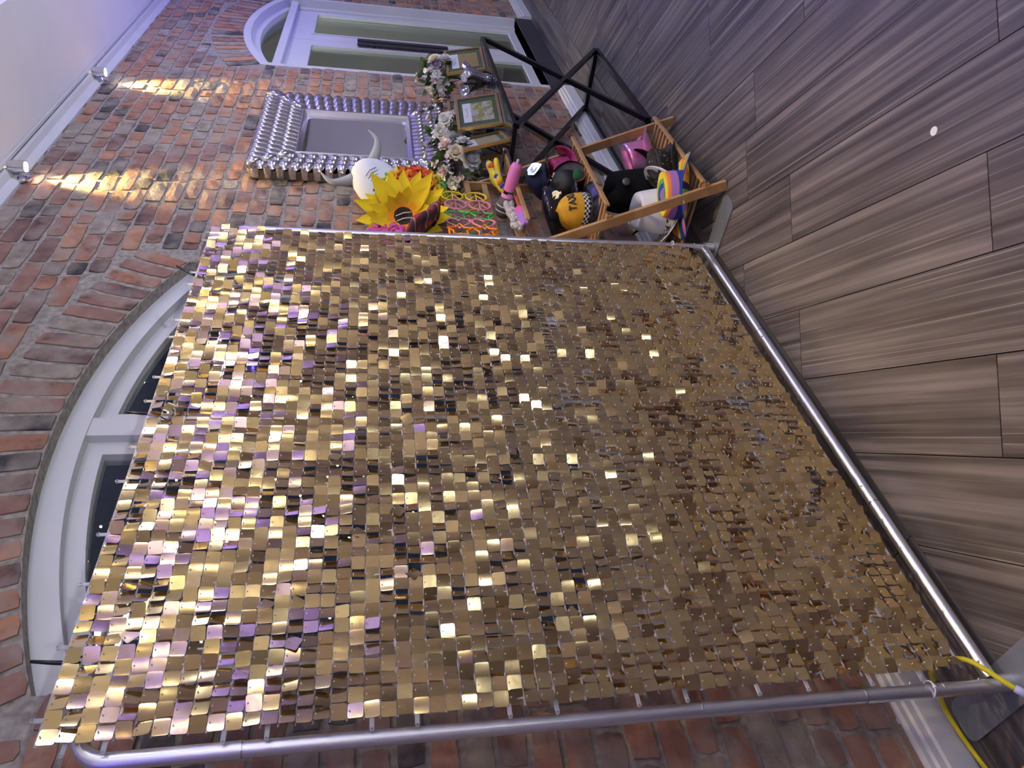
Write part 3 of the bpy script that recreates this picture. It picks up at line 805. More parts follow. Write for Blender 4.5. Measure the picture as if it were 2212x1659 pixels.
for i in range(NSX):
    for j in range(NSZ):
        x_ = PX0+(i+0.5)*dx; z_ = PZ0+(j+0.5)*dz+0.0118
        cl = mnoise.noise(Vector((x_*2.3, z_*2.3, 3.1)))
        ya = rq.gauss(-9, 11)+cl*12 if rq.random() < 0.55-0.25*cl else rq.gauss(26, 9)
        ya = max(-34, min(48, ya))
        pt = rq.gauss(1.2, 5.2)+cl*5
        rl = rq.gauss(0, 1.3)
        if rq.random() < 0.012: rl = rq.choice((-1, 1))*rq.uniform(15, 50)
        M = Matrix.Translation((sag_x(x_, z_)+rq.gauss(0, 0.0004), SY-0.004+rq.uniform(-0.001, 0.001), z_)) @ Matrix.Rotation(math.radians(-ya), 4, 'Z') @ Matrix.Rotation(math.radians(pt), 4, 'X') @ Matrix.Rotation(math.radians(rl), 4, 'Y')
        P = Vector((x_, SY, z_)); q = screen_px(P); d = (P-CAMP).length
        vis = 0.0
        if q and -5 < q[0] < 2215 and -5 < q[1] < 1664: vis = abs((M.to_3x3() @ Vector((0, 1, 0))).dot((P-CAMP)/d))/(d*d)
        items.append((vis, M, rq.randrange(5)))
items.sort(key=lambda t: -t[0])
sf = MB()
for n_, (vis, M, k) in enumerate(items):
    if n_ < 300: inst('sequin', SEQME[k], bd, M)
    else: sf.add(SEQ[k][0], SEQ[k][1], 0, M)
so = sf.build('sequin_field', gold, bd, smooth=True); so['kind'] = 'stuff'
# clear pins and the clear plastic grid the sequins hang from
pn = MB(); gd = MB()
for i in range(NSX):
    for j in range(NSZ):
        c = Vector((sag_x(PX0+(i+0.5)*dx, PZ0+(j+0.5)*dz), SY-0.0065, PZ0+(j+0.5)*dz+0.0112))
        vs = [c+Vector((0.0017*math.cos(k*PI/3), 0.0022, 0.0017*math.sin(k*PI/3))) for k in range(6)]+[c+Vector((0.0012*math.cos(k*PI/3), -0.001, 0.0012*math.sin(k*PI/3))) for k in range(6)]
        pn.add(vs, [(k, (k+1) % 6, 6+(k+1) % 6, 6+k) for k in range(6)]+[(6, 7, 8, 9, 10, 11)])
po = pn.build('clear_pins', mat('clear_pin', (0.85, 0.85, 0.88), 0.15, trans=0.4), bd, smooth=50); po['kind'] = 'stuff'
for i in range(NSX):
    x_ = PX0+(i+0.5)*dx
    gd.beam((x_, SY+0.002, PZ0), (x_, SY+0.002, 1.72), 0.0042, 0.0016, up=(0, 1, 0)); gd.beam((x_, SY+0.002, 1.72), (sag_x(x_, PZ1), SY+0.002, PZ1), 0.0042, 0.0016, up=(0, 1, 0))
for j in range(NSZ+1):
    z_ = PZ0+j*dz
    gd.box(((PX0+sag_x(PX1, z_))/2, SY+0.003, z_), (sag_x(PX1, z_)-PX0, 0.0014, 0.0036 if j % 10 else 0.007))
go = gd.build('clear_grid', clear_grid_m, bd); go['kind'] = 'stuff'
tb = MB().bev((0, 0, 0.010), (0.010, 0.003, 0.026), 0.0012)
tb.lathe([(0.0028, -0.003), (0.0045, -0.003), (0.0045, 0.003), (0.0028, 0.003)], 10, M=TR((0, 0, 0.024), 90), cap=False)
tme = tb.mesh('hanging_tab', Vector((0,0,0)), [clear_grid_m], False)
for k in range(7):
    inst('hanging_tab', tme, bd, TR((PX0+0.05+k*0.3, SY+0.002, PZ1-0.004)))
    inst('hanging_tab', tme, bd, TR((PX0+0.20+k*0.285, SY+0.002, PZ1-0.004)))
    inst('hanging_tab', tme, bd, TR((PX0+0.004, SY+0.002, PZ0+0.12+k*0.29), 0, -90, 0))
    inst('hanging_tab', tme, bd, TR((PX0+0.004, SY+0.002, PZ0+0.25+k*0.28), 0, -90, 0))
# cable ties
black_nylon = mat('black_nylon', (0.012, 0.012, 0.014), 0.35)
white_nylon = mat('white_nylon', (0.80, 0.82, 0.88), 0.35)
def tie(name, lab, m, x, z, tailv, axis='x', r=0.021, g='black cable ties on the top bar'):
    t = thing(name, lab, 'cable tie', (x, BY-0.022, z), g)
    lp = []
    for k in range(18):
        a_ = 2*PI*k/18
        lp.append((x, BY-0.006+r*math.cos(a_)*1.15, z+r*math.sin(a_)) if axis == 'x' else (x+r*math.cos(a_), BY-0.003+r*math.sin(a_)*1.1, z))
    MB().tube(lp, 0.0019, 6, closed=True).build('loop', m, t, smooth=True)
    h = Vector(lp[4]) if axis == 'x' else Vector(lp[13])
    MB().bev(h, (0.007, 0.007, 0.006), 0.001).build('head', m, t)
    if tailv: MB().tube([h, h+Vector(tailv)*0.5+Vector((0, 0, 0.004)), h+Vector(tailv)], [0.0046, 0.0046, 0.0034], 6).build('tail', m, t, smooth=True)
tie('cable_tie', 'black cable tie with long tail at right end of backdrop top', black_nylon, 2.285, zt+0.022, (0.05, -0.02, 0.095))
tie('cable_tie', 'black cable tie sticking up in front of the window mullion', black_nylon, 1.585, zt+0.022, (0.0, -0.01, 0.085))
tie('cable_tie', 'glossy black cable tie at left end of backdrop top', black_nylon, 0.84, zt+0.020, (0.0, -0.02, 0.085))
tie('cable_tie', 'white cable tie looped round the left pole near the floor', white_nylon, xl-0.002, 0.232, None, 'z', 0.0185, 'white cable ties on the poles')
tie('cable_tie', 'white cable tie looped round the right pole near the floor', white_nylon, xr, 0.205, None, 'z', 0.0185, 'white cable ties on the poles')

# yellow cable from behind the left pole over the skirting
pts = [(0.600, 1.452, 0.045), (0.622, 1.455, 0.062), (0.655, 1.462, 0.080), (0.688, 1.475, 0.105), (0.700, 1.50, 0.140), (0.700, 1.545, 0.145), (0.700, 1.60, 0.11), (0.690, 1.66, 0.065), (0.665, 1.71, 0.030), (0.62, 1.730, 0.012), (0.56, 1.725, 0.009), (0.50, 1.715, 0.008), (0.40, 1.70, 0.008)]
def smooth_path(P, n=5):
    P = [Vector(p_) for p_ in P]; out = []
    for i in range(len(P)-1):
        p0, p1, p2, p3 = P[max(i-1, 0)], P[i], P[i+1], P[min(i+2, len(P)-1)]
        for k in range(n):
            t = k/n
            out.append(0.5*((2*p1)+(p2-p0)*t+(2*p0-5*p1+4*p2-p3)*t*t+(3*p1-p0-3*p2+p3)*t**3))
    return out+[P[-1]]
yc = thing('power_cable', 'yellow cable looping from behind the left pole over the skirting', 'cable', (0.6, 1.5, 0))
MB().tube(smooth_path(pts), 0.0062, 10).build('cable', mat('yellow_pvc', (0.72, 0.62, 0.02), 0.55), yc, smooth=True)
MB().tube([(0.600, 1.452, 0.045), (0.590, 1.450, 0.037), (0.575, 1.447, 0.030)], [0.009, 0.010, 0.008], 10).build('connector', mat('clear_connector', (0.5, 0.5, 0.75), 0.3), yc, smooth=True)
pg = thing('cable_plug', 'orange plug lying on the floor at the frame corner', 'plug', (0.455, 1.60, 0))
MB().sph((0.452, 1.585, 0.022), 0.022, 12, 8, sc=(1.3, 1, 0.95)).build('plug_body', mat('orange_plastic', (0.85, 0.22, 0.02), 0.4), pg, smooth=True)
MB().tube([(0.430, 1.585, 0.02), (0.38, 1.60, 0.008), (0.30, 1.62, 0.007)], 0.006, 8).build('flex', mat('orange_plastic', (0.85, 0.22, 0.02), 0.4), pg, smooth=True)

# ------------------------------------------------------------------ silver mirror with scale-pattern frame
silver = mat('antique_silver', (0.66, 0.64, 0.62), 0.24, 1.0, var=0.16, vscale=40, bump=0.15, bscale=120)
MX0, MX1, MZ0, MZ1 = 3.68, 4.725, 1.075, 2.145
IX0, IX1, IZ0, IZ1 = 3.915, 4.495, 1.310, 1.895
mf0, mf1, mfi = 1.690, 1.770, 1.706          # outer front edge, wall side, inner level
mir = thing('wall_mirror', 'large square mirror in silver frame of overlapping scales', 'mirror', ((MX0+MX1)/2, WY, MZ0))
def quad_slope(mb, o0, o1, i1, i0):
    mb.add([o0, o1, i1, i0], [(0, 1, 2, 3)])
bk = MB()
O = [(MX0+0.01, mf0+0.03, MZ0+0.01), (MX1-0.01, mf0+0.03, MZ0+0.01), (MX1-0.01, mf0+0.03, MZ1-0.01), (MX0+0.01, mf0+0.03, MZ1-0.01)]
I = [(IX0-0.03, mfi+0.016, IZ0-0.03), (IX1+0.03, mfi+0.016, IZ0-0.03), (IX1+0.03, mfi+0.016, IZ1+0.03), (IX0-0.03, mfi+0.016, IZ1+0.03)]
W_ = [(a_, mf1, c_) for a_, b_, c_ in O]
for k in range(4):
    n_ = (k+1) % 4
    bk.add([O[k], O[n_], I[n_], I[k]], [(0, 1, 2, 3)]); bk.add([O[k], O[n_], W_[n_], W_[k]], [(0, 1, 2, 3)])
bk.add(W_, [(0, 1, 2, 3)])
bk.build('backing', mat('dark_silver', (0.22, 0.21, 0.20), 0.35, 1.0), mir)
# scales: a rounded finger with its nose towards the outer edge
def scale_mesh(wd, ln, ht):
    vs = []; nu, nv = 7, 6
    for j in range(nv):
        v = j/(nv-1)
        for i in range(nu):
            u = -1+2*i/(nu-1)
            ww = wd/2*(1-0.55*max(0, v-0.55)**2/0.2)
            vs.append((u*ww, ln*(v-0.5)-abs(u)**2*0.010*v, ht*math.sqrt(max(0, 1-u*u*0.96))*(0.35+0.65*math.sin(min(1, v*1.15)*PI/2)) if v < 0.99 else -ht*0.6))
    return vs, [(j*nu+i, j*nu+i+1, (j+1)*nu+i+1, (j+1)*nu+i) for j in range(nv-1) for i in range(nu-1)]
NR = 3
def side_scales(o0, o1, i0, i1, count):
    """o0->o1 outer edge, i0->i1 inner edge"""
    o0, o1, i0, i1 = map(Vector, (o0, o1, i0, i1))
    for r_ in range(NR):
        f0, f1 = r_/NR, (r_+1)/NR
        a0, a1 = o0.lerp(i0, f0), o1.lerp(i1, f0); b0, b1 = o0.lerp(i0, f1), o1.lerp(i1, f1)
        c = count-2*r_ - (0 if r_ % 2 == 0 else 0)
        L = (a1-a0).length
        for k in range(c):
            t = (k+0.5)/c
            po_, pi_ = a0.lerp(a1, t), b0.lerp(b1, t)
            pin = (i1-i0).normalized()
            dirv = ((o0.lerp(o1, .5))-(i0.lerp(i1, .5))).normalized()
            ctr = (po_+pi_)/2
            nrm = pin.cross(dirv).normalized()
            if nrm.y > 0: nrm = -nrm
            wv = dirv.cross(nrm).normalized()
            M = Matrix((( wv.x, dirv.x, nrm.x, ctr.x), (wv.y, dirv.y, nrm.y, ctr.y), (wv.z, dirv.z, nrm.z, ctr.z), (0, 0, 0, 1)))
            key = (round(L/c, 4), r_)
            if key not in SCM:
                vs, fs = scale_mesh(L/c*1.04, 0.100, 0.020)
                SCM[key] = MB().add(vs, fs).mesh('scale', Vector((0,0,0)), [silver], True)
            inst('scale', SCM[key], mir, M)
SCM = {}
OO = [(MX0, mf0, MZ0), (MX1, mf0, MZ0), (MX1, mf0, MZ1), (MX0, mf0, MZ1)]
II = [(IX0-0.035, mfi, IZ0-0.035), (IX1+0.035, mfi, IZ0-0.035), (IX1+0.035, mfi, IZ1+0.035), (IX0-0.035, mfi, IZ1+0.035)]
for k in range(4):
    side_scales(OO[k], OO[(k+1) % 4], II[k], II[(k+1) % 4], 17)
# mitre ridges and fluted outer edge
for k in range(4):
    for t0_, t1_ in ((0.0, 0.36), (0.30, 0.68), (0.62, 1.0)):
        a_, b_ = Vector(OO[k]).lerp(Vector(II[k]), t0_), Vector(OO[k]).lerp(Vector(II[k]), t1_)
        MB().tube([a_, a_.lerp(b_, .5)+Vector((0, -0.010, 0)), b_+Vector((0, 0.004, 0))], [0.024, 0.022, 0.016], 12).build('mitre_scale', silver, mir, smooth=True)
flute = MB().lathe([(0.020, mf0-0.004), (0.024, mf0+0.004), (0.024, mf1-0.022), (0.020, mf1-0.012)], 14, M=Matrix.Rotation(-PI/2, 4, 'X') @ Matrix.Scale(-1, 4, (0, 0, 1)) @ Matrix.Scale(-1, 4, (0, 0, 1)))
fme = flute.mesh('flute', Vector((0,0,0)), [silver], 50)
for k in range(4):
    a_, b_ = Vector(OO[k]), Vector(OO[(k+1) % 4]); n_ = 17
    inw = (Vector(((MX0+MX1)/2, 0, (MZ0+MZ1)/2))-Vector(((a_+b_).x/2, 0, (a_+b_).z/2))).normalized()
    for i in range(n_):
        p_ = a_.lerp(b_, (i+0.5)/n_)+inw*0.012
        inst('flute', fme, mir, Matrix.Translation((p_.x, 0, p_.z)))
def rect_frame(x0, x1, z0, z1, w_, prof, name, m, parent):
    """prof: list of (inset from outer, y)"""
    mb = MB()
    for k in range(len(prof)-1):
        (d0, y0), (d1, y1) = prof[k], prof[k+1]
        A = [(x0+d0, y0, z0+d0), (x1-d0, y0, z0+d0), (x1-d0, y0, z1-d0), (x0+d0, y0, z1-d0)]
        B = [(x0+d1, y1, z0+d1), (x1-d1, y1, z0+d1), (x1-d1, y1, z1-d1), (x0+d1, y1, z1-d1)]
        for i in range(4): mb.add([A[i], A[(i+1) % 4], B[(i+1) % 4], B[i]], [(0, 1, 2, 3)])
    return mb.build(name, m, parent, smooth=30)
rect_frame(IX0-0.035, IX1+0.035, IZ0-0.035, IZ1+0.035, 0, [(0, 1.724), (0, 1.700), (0.008, 1.692), (0.016, 1.694), (0.024, 1.708), (0.040, 1.728)], 'inner_moulding', mat('violet_grey_silver', (0.42, 0.40, 0.44), 0.3, 1.0), mir)
mg = mat('mirror_glass', (0.80, 0.86, 0.88), 0.015, 1.0)
rect_frame(IX0-0.002, IX1+0.002, IZ0-0.002, IZ1+0.002, 0, [(0, 1.724), (0.022, 1.7205)], 'bevel', mg, mir)
MB().add([(IX0+0.020, 1.7205, IZ0+0.020), (IX1-0.020, 1.7205, IZ0+0.020), (IX1-0.020, 1.7205, IZ1-0.020), (IX0+0.020, 1.7205, IZ1-0.020)], [(0, 1, 2, 3)]).build('glass', mg, mir)
# @@PART4
# ------------------------------------------------------------------ console table
blk = mat('black_gloss_metal', (0.020, 0.019, 0.024), 0.22, 0.6)
TZ = 0.79
TX0, TX1, TY0, TY1 = 3.595, 5.11, 1.36, 1.745
BX0, BX1, BY0, BY1 = 3.78, 5.03, 1.345, 1.735
tab = thing('console_table', 'black geometric metal console table with glass top below the mirror', 'console table', ((TX0+TX1)/2, (TY0+TY1)/2, 0))
TB_ = 0.026
for p_, q_ in (((TX0, TY0, TZ), (TX1, TY0, TZ)), ((TX0, TY1, TZ), (TX1, TY1, TZ)), ((TX0, TY0, TZ), (TX0, TY1, TZ)), ((TX1, TY0, TZ), (TX1, TY1, TZ))):
    MB().beam(p_, q_, TB_, 0.022).build('top_rail', blk, tab)
for p_, q_ in (((BX0, BY0, 0.013), (BX1, BY0, 0.013)), ((BX0, BY1, 0.013), (BX1, BY1, 0.013)), ((BX0, BY0, 0.013), (BX0, BY1, 0.013)), ((BX1, BY0, 0.013), (BX1, BY1, 0.013))):
    MB().beam(p_, q_, TB_, TB_).build('base_rail', blk, tab)
for y0_, y1_ in ((TY0, BY0), (TY1-0.012, BY1)):
    MB().beam((TX0, y0_, TZ-0.01), (BX1, y1_, 0.02), TB_, TB_, up=(0, 1, 0)).build('leg', blk, tab)
    MB().beam((TX1, y0_, TZ-0.01), (BX0, y1_, 0.02), TB_, TB_, up=(0, 1, 0)).build('leg', blk, tab)
tg = mat('smoked_glass', (0.025, 0.025, 0.03), 0.03, 0.0, spec=0.9, coat=0.6)
MB().bev(((TX0+TX1)/2, (TY0+TY1)/2, TZ+0.006), (TX1-TX0-0.02, TY1-TY0-0.02, 0.012), 0.0015).build('glass_top', tg, tab)
ZT0 = TZ+0.0125

# ------------------------------------------------------------------ framed prints standing on the table
frame_wood = mat('walnut_gold_frame', (0.20, 0.125, 0.075), 0.45, var=0.2, vscale=60)
frame_gold = mat('gold_edge', (0.85, 0.58, 0.16), 0.3, 0.9)
mat_green = mat('green_mount_card', (0.050, 0.080, 0.045), 0.8, var=0.1, vscale=30)
card = mat('name_card', (0.55, 0.55, 0.62), 0.7)
ink = mat('pen_ink', (0.10, 0.10, 0.16), 0.7)
def art(k):
    pal = [[(0.3, (0.42, 0.40, 0.52)), (0.42, (0.55, 0.52, 0.66)), (0.5, (0.45, 0.42, 0.10)), (0.58, (0.20, 0.26, 0.07)), (0.7, (0.62, 0.40, 0.38))],
           [(0.3, (0.20, 0.13, 0.05)), (0.45, (0.42, 0.30, 0.10)), (0.6, (0.34, 0.26, 0.10)), (0.75, (0.60, 0.50, 0.30))],
           [(0.3, (0.30, 0.20, 0.08)), (0.45, (0.50, 0.45, 0.30)), (0.6, (0.35, 0.36, 0.16)), (0.75, (0.66, 0.66, 0.55))],
           [(0.3, (0.30, 0.42, 0.60)), (0.5, (0.50, 0.62, 0.75)), (0.7, (0.70, 0.75, 0.80))],
           [(0.3, (0.36, 0.36, 0.20)), (0.5, (0.55, 0.62, 0.62)), (0.7, (0.65, 0.72, 0.72))]][k]
    return ramp_mat('print_%d' % k, 'ShaderNodeTexNoise', [22, 60, 30, 14, 20][k], [(a_, tuple(c_*0.6 for c_ in b_)) for a_, b_ in pal], 0.6, detail=5, distortion=0.6)
def photo_frame(c, yaw_, lean, k, lab, W=0.315, H=0.250):
    M = TR((c[0], c[1], ZT0+0.001), lean, 0, yaw_)
    # local: x width, z up, front towards -y ; lean tips the top back (+y)
    t = thing('picture_frame', lab, 'picture frame', (c[0], c[1], ZT0), 'framed prints on the console table')
    fw, dp = 0.016, 0.018
    fb_ = MB()
    for cx, cz, sx, sz in ((0, fw/2, W, fw), (0, H-fw/2, W, fw), (-W/2+fw/2, H/2, fw, H-2*fw), (W/2-fw/2, H/2, fw, H-2*fw)):
        fb_.bev((cx, dp/2, cz), (sx, dp, sz), 0.002, M)
    fb_.build('frame', frame_wood, t)
    ge = MB()
    ge.box((-W/2-0.0015, dp/2, H/2), (0.003, dp*0.9, H), M); ge.box((0, dp/2, H+0.0015), (W, dp*0.9, 0.003), M)
    ge.build('gilt_edge', frame_gold, t)
    MB().box((0, 0.012, H/2), (W-2*fw+0.004, 0.004, H-2*fw+0.004), M).build('mount', mat_green, t)
    MB().box((0, 0.0090, H*0.44), (W*0.62, 0.0015, H*0.56), M).build('print', art(k), t)
    cd_ = MB().box((0, 0.0078, H*0.755), (W*0.62, 0.0012, H*0.185), M).build('name_card', card, t)
    sc = []; 
    for i in range(26):
        u = i/25
        sc.append((-0.045+0.09*u, 0.0066, H*0.755+0.010*math.sin(u*17+k)*(0.5+0.5*math.cos(u*7))))
    MB().tube([M @ Vector(q_) for q_ in sc], 0.0008, 4).build('handwriting', ink, cd_)
    MB().beam(M @ Vector((0, dp, H*0.62)), Vector((c[0]-0.11*math.sin(math.radians(yaw_)), c[1]+0.11*math.cos(math.radians(yaw_)), ZT0+0.004)), 0.05, 0.004).build('easel_back', mat('black_board', (0.02, 0.02, 0.02), 0.8), t)
photo_frame((4.035, 1.424), -10, -14, 0, 'framed green and lilac print at the front middle of the table')
photo_frame((4.865, 1.405), -8, -12, 1, 'framed brown woodland print beside the door end of the table')
photo_frame((3.775, 1.475), 14, -16, 2, 'framed beige print at the left front, turned towards the mirror')
photo_frame((4.43, 1.575), -8, -12, 3, 'framed pale blue print half hidden behind the front print')
photo_frame((3.885, 1.600), 4, -14, 4, 'small framed pale print behind the left front print', 0.20, 0.16)

# ruffled silver vase
vs_t = thing('ruffled_vase', 'ruffled silver vase with wavy rim between the framed prints', 'vase', (4.47, 1.415, ZT0))
def ruff(r, z, t):
    k = max(0, (z-0.02)/0.15)
    return r*(1+0.26*k*math.sin(4*t+0.4)), z+0.018*k*math.cos(4*t+1.0)
vprof = [(0.035, 0.0), (0.045, 0.004), (0.040, 0.03), (0.045, 0.07), (0.062, 0.12), (0.085, 0.165), (0.080, 0.164), (0.056, 0.118), (0.038, 0.07), (0.030, 0.03), (0.0, 0.012)]
MB().lathe(vprof, 60, M=TR((4.45, 1.42, ZT0), 0, 0, 20), cap=False, fn=ruff).build('vase_body', mat('polished_silver', (0.62, 0.62, 0.66), 0.10, 1.0), vs_t, smooth=True)

# ------------------------------------------------------------------ bouquets in glass jars
def petal_ring(mb, n, r, ln, wd, el, ph, cup, mi=0, z0=0.0):
    for k in range(n):
        t = 2*PI*k/n+ph
        M = Matrix.Rotation(t, 4, 'Z') @ Matrix.Translation((r, 0, z0)) @ Matrix.Rotation(-el, 4, 'Y')
        vs = []
        for i in range(4):
            u = i/3; w_ = wd*math.sin(PI*(0.18+0.70*u))
            for j in (-1, 0, 1):
                vs.append((ln*u, j*w_/2, cup*(abs(j)*0.6*math.sin(PI*u)+u*u*0.5)*wd))
        mb.add(vs, [(i*3+j, i*3+j+1, (i+1)*3+j+1, (i+1)*3+j) for i in range(3) for j in range(2)], mi, M)
def rose_mesh(m, r=0.032):
    mb = MB()
    mb.sph((0, 0, r*0.25), r*0.42, 8, 6, sc=(1, 1, 1.1))
    petal_ring(mb, 5, r*0.12, r*0.75, r*0.75, math.radians(72), 0.2, 0.5, z0=0.0)
    petal_ring(mb, 6, r*0.22, r*0.85, r*0.85, math.radians(55), 0.7, 0.4, z0=-r*0.05)
    petal_ring(mb, 8, r*0.30, r*0.95, r*0.9, math.radians(32), 0.1, 0.3, z0=-r*0.1)
    petal_ring(mb, 8, r*0.32, r*1.0, r*0.9, math.radians(8), 0.5, 0.2, z0=-r*0.15)
    return mb.mesh('bloom', Vector((0,0,0)), [m], True)
def small_mesh(m, r=0.014):
    mb = MB(); petal_ring(mb, 5, 0.001, r, r*0.9, math.radians(25), 0, 0.4); mb.sph((0, 0, 0.001), r*0.2, 6, 4)
    return mb.mesh('floret', Vector((0,0,0)), [m], True)
pw = mat('petal_white', (0.80, 0.80, 0.78), 0.6); pc = mat('petal_cream', (0.82, 0.76, 0.60), 0.6); plc = mat('petal_lilac', (0.52, 0.42, 0.64), 0.6); pp = mat('petal_pink', (0.66, 0.36, 0.44), 0.6); pbl = mat('petal_blush', (0.78, 0.62, 0.62), 0.6)
pgr = mat('petal_lime', (0.52, 0.56, 0.22), 0.6)
leafm = ramp_mat('leaf_green', 'ShaderNodeTexNoise', 25, [(0.3, (0.035, 0.075, 0.020)), (0.7, (0.14, 0.21, 0.06))], 0.5)
ROSE = [rose_mesh(pw, 0.036), rose_mesh(pc, 0.032), rose_mesh(plc, 0.030), rose_mesh(pbl, 0.034), rose_mesh(pw, 0.026)]
SMALL = [small_mesh(pw), small_mesh(pp), small_mesh(pbl, 0.016), small_mesh(pgr, 0.012), small_mesh(plc, 0.013), small_mesh(pw, 0.017)]
lfm = MB()
lv = []
for i in range(5):
    u = i/4; w_ = 0.020*math.sin(PI*min(1, 0.08+0.92*u))
    for j in (-1, 0, 1): lv.append((0.048*u, j*w_, -0.006*u*u+(abs(j))*0.004))
lfm.add(lv, [(i*3+j, i*3+j+1, (i+1)*3+j+1, (i+1)*3+j) for i in range(4) for j in range(2)])
LEAF = lfm.mesh('leaf', Vector((0,0,0)), [leafm], True)
jar_glass = glass_mat('jar_glass', (0.86, 0.90, 0.88))
def bouquet(c, zh, rad, roses, nsm, small_w, lab, seed, jr=0.045, jh=0.13):
    r_ = random.Random(seed)
    t = thing('flower_bouquet', lab, 'bouquet', (c[0], c[1], ZT0), 'bouquets along the console table')
    j = MB().lathe([(jr*0.92, 0.0), (jr, 0.004), (jr, jh*0.72), (jr*0.78, jh*0.86), (jr*0.80, jh), (jr*0.72, jh), (jr*0.70, jh*0.86), (jr*0.92, jh*0.70), (jr*0.92, 0.010), (0.001, 0.010)], 18, (c[0], c[1], ZT0), cap=False).build('jar', jar_glass, t, smooth=40)
    MB().lathe([(jr*0.90, 0.011), (jr*0.90, jh*0.45), (0.001, jh*0.45)], 18, (c[0], c[1], ZT0), cap=False).build('water', mat('green_water', (0.10, 0.13, 0.09), 0.1, trans=0.5), t, smooth=40)
    cc = Vector((c[0], c[1], zh))
    for k in range(9):
        a_ = r_.uniform(0, 2*PI)
        MB().tube([(c[0]+0.02*math.cos(a_), c[1]+0.02*math.sin(a_), ZT0+0.015), (c[0], c[1], ZT0+jh), cc+Vector((0.05*math.cos(a_), 0.05*math.sin(a_), -0.02))], 0.0022, 5).build('stem', leafm, t)
    view = (CAMP-cc).normalized(); side = Vector((0, 0, 1)).cross(view).normalized(); upv = view.cross(side)
    def onb(u, v, out=0.0):
        # point on the front of a dome facing the room
        d = (side*u+upv*v); q_ = max(0.0, 1-u*u-v*v)
        n_ = (d*1.0+view*math.sqrt(q_)*0.8).normalized()
        return cc+d*rad+view*rad*0.55*math.sqrt(q_)+n_*out, n_
    def orient(p_, n_, tw, sc):
        n_ = (n_+Vector((r_.uniform(-.3, .3), r_.uniform(-.3, .3), r_.uniform(-.1, .4)))).normalized()
        return Matrix.Translation(p_) @ n_.to_track_quat('Z', 'Y').to_matrix().to_4x4() @ Matrix.Rotation(tw, 4, 'Z') @ Matrix.Scale(sc, 4)
    for u, v, kind, sc in roses:
        p_, n_ = onb(u, v, 0.012); inst('bloom', ROSE[kind], t, orient(p_, n_, r_.uniform(0, 6), sc))
    for k in range(nsm):
        a_, rr = r_.uniform(0, 2*PI), math.sqrt(r_.random())*1.15
        p_, n_ = onb(rr*math.cos(a_), rr*math.sin(a_)*1.0+0.12, r_.uniform(0.0, 0.02)); kd = r_.choices(range(6), small_w)[0]
        for q_ in range(r_.choice((2, 3, 4))):
            inst('floret', SMALL[kd], t, orient(p_+Vector((r_.uniform(-.015, .015), r_.uniform(-.01, .01), r_.uniform(-.015, .015))), n_, r_.uniform(0, 6), r_.uniform(0.8, 1.25)))
    for k in range(70):
        a_, rr = r_.uniform(0, 2*PI), 0.25+0.85*math.sqrt(r_.random())
        p_, n_ = onb(rr*math.cos(a_)*0.9, rr*math.sin(a_)*0.9, -0.022)
        d = (p_-cc).normalized()
        M = Matrix.Translation(p_) @ (d+Vector((r_.uniform(-.5, .5), r_.uniform(-.5, .5), r_.uniform(-.4, .6)))).to_track_quat('X', 'Z').to_matrix().to_4x4() @ Matrix.Rotation(r_.uniform(-0.8, 0.8), 4, 'X') @ Matrix.Scale(r_.uniform(0.7, 1.25), 4)
        inst('leaf', LEAF, t, M)
bouquet((4.86, 1.555), 1.100, 0.125, [(0.75, 0.15, 1, 1.15), (0.55, 0.05, 2, 1.0), (0.85, -0.40, 0, 0.9), (0.15, 0.0, 4, 0.95), (-0.85, -0.35, 3, 1.25), (-0.55, 0.25, 0, 0.8), (-0.95, 0.1, 1, 0.7)], 12, [4, 4, 3, 3, 2, 4], 'bouquet of white and lilac roses nearest the door', 3)
bouquet((4.10, 1.615), 1.085, 0.118, [(-0.35, -0.25, 0, 1.35), (0.0, 0.25, 4, 1.5), (0.5, 0.1, 0, 1.0), (0.75, -0.3, 4, 0.9), (-0.85, 0.0, 3, 0.9)], 13, [6, 1, 3, 3, 1, 5], 'bouquet of white roses in the middle of the table', 8)
bouquet((3.70, 1.655), 1.060, 0.135, [(0.35, -0.45, 0, 1.5), (0.55, 0.05, 1, 1.15), (0.8, 0.45, 3, 0.95), (-0.1, 0.5, 3, 0.8), (-0.5, 0.1, 0, 0.9), (-0.75, -0.35, 4, 1.0), (0.95, -0.2, 0, 1.0)], 20, [6, 2, 5, 3, 2, 5], 'bouquet of white, blush and cream flowers beside the yellow costume flower', 12)

# ------------------------------------------------------------------ leaning wooden rack
pine = ramp_mat('pine_wood', 'ShaderNodeTexNoise', 7, [(0.25, (0.28, 0.155, 0.062)), (0.55, (0.42, 0.245, 0.105)), (0.8, (0.50, 0.31, 0.145))], 0.5, mapscale=(1, 1, 1), detail=6, distortion=1.0)
RX0, RX1 = 2.735, 3.465
rack = thing('wooden_rack', 'folding pine ladder rack of three slatted trays full of party props', 'shelf rack', ((RX0+RX1)/2, 1.42, 0))
def fy(z): return 1.225+0.428*z
for x_ in (RX0, RX1):
    MB().beam((x_, fy(0)+0.002, 0.003), (x_, fy(1.02), 1.02), 0.018, 0.042, up=(0, 1, 0)).build('front_leg', pine, rack)
for x_ in (RX0+0.022, RX1-0.022):
    MB().beam((x_, 1.628, 0.003), (x_, 1.628, 1.045), 0.018, 0.040, up=(0, 1, 0)).build('rear_leg', pine, rack)
for z_ in (0.945, 1.035):
    MB().beam((RX0+0.02, 1.618, z_), (RX1-0.02, 1.618, z_), 0.014, 0.026).build('cross_rail', pine, rack)
bolt = mat('dark_screw', (0.05, 0.045, 0.04), 0.4, 0.8)
slat_me = MB().bev((0, 0, 0), (0.020, 1.0, 0.010), 0.0015)
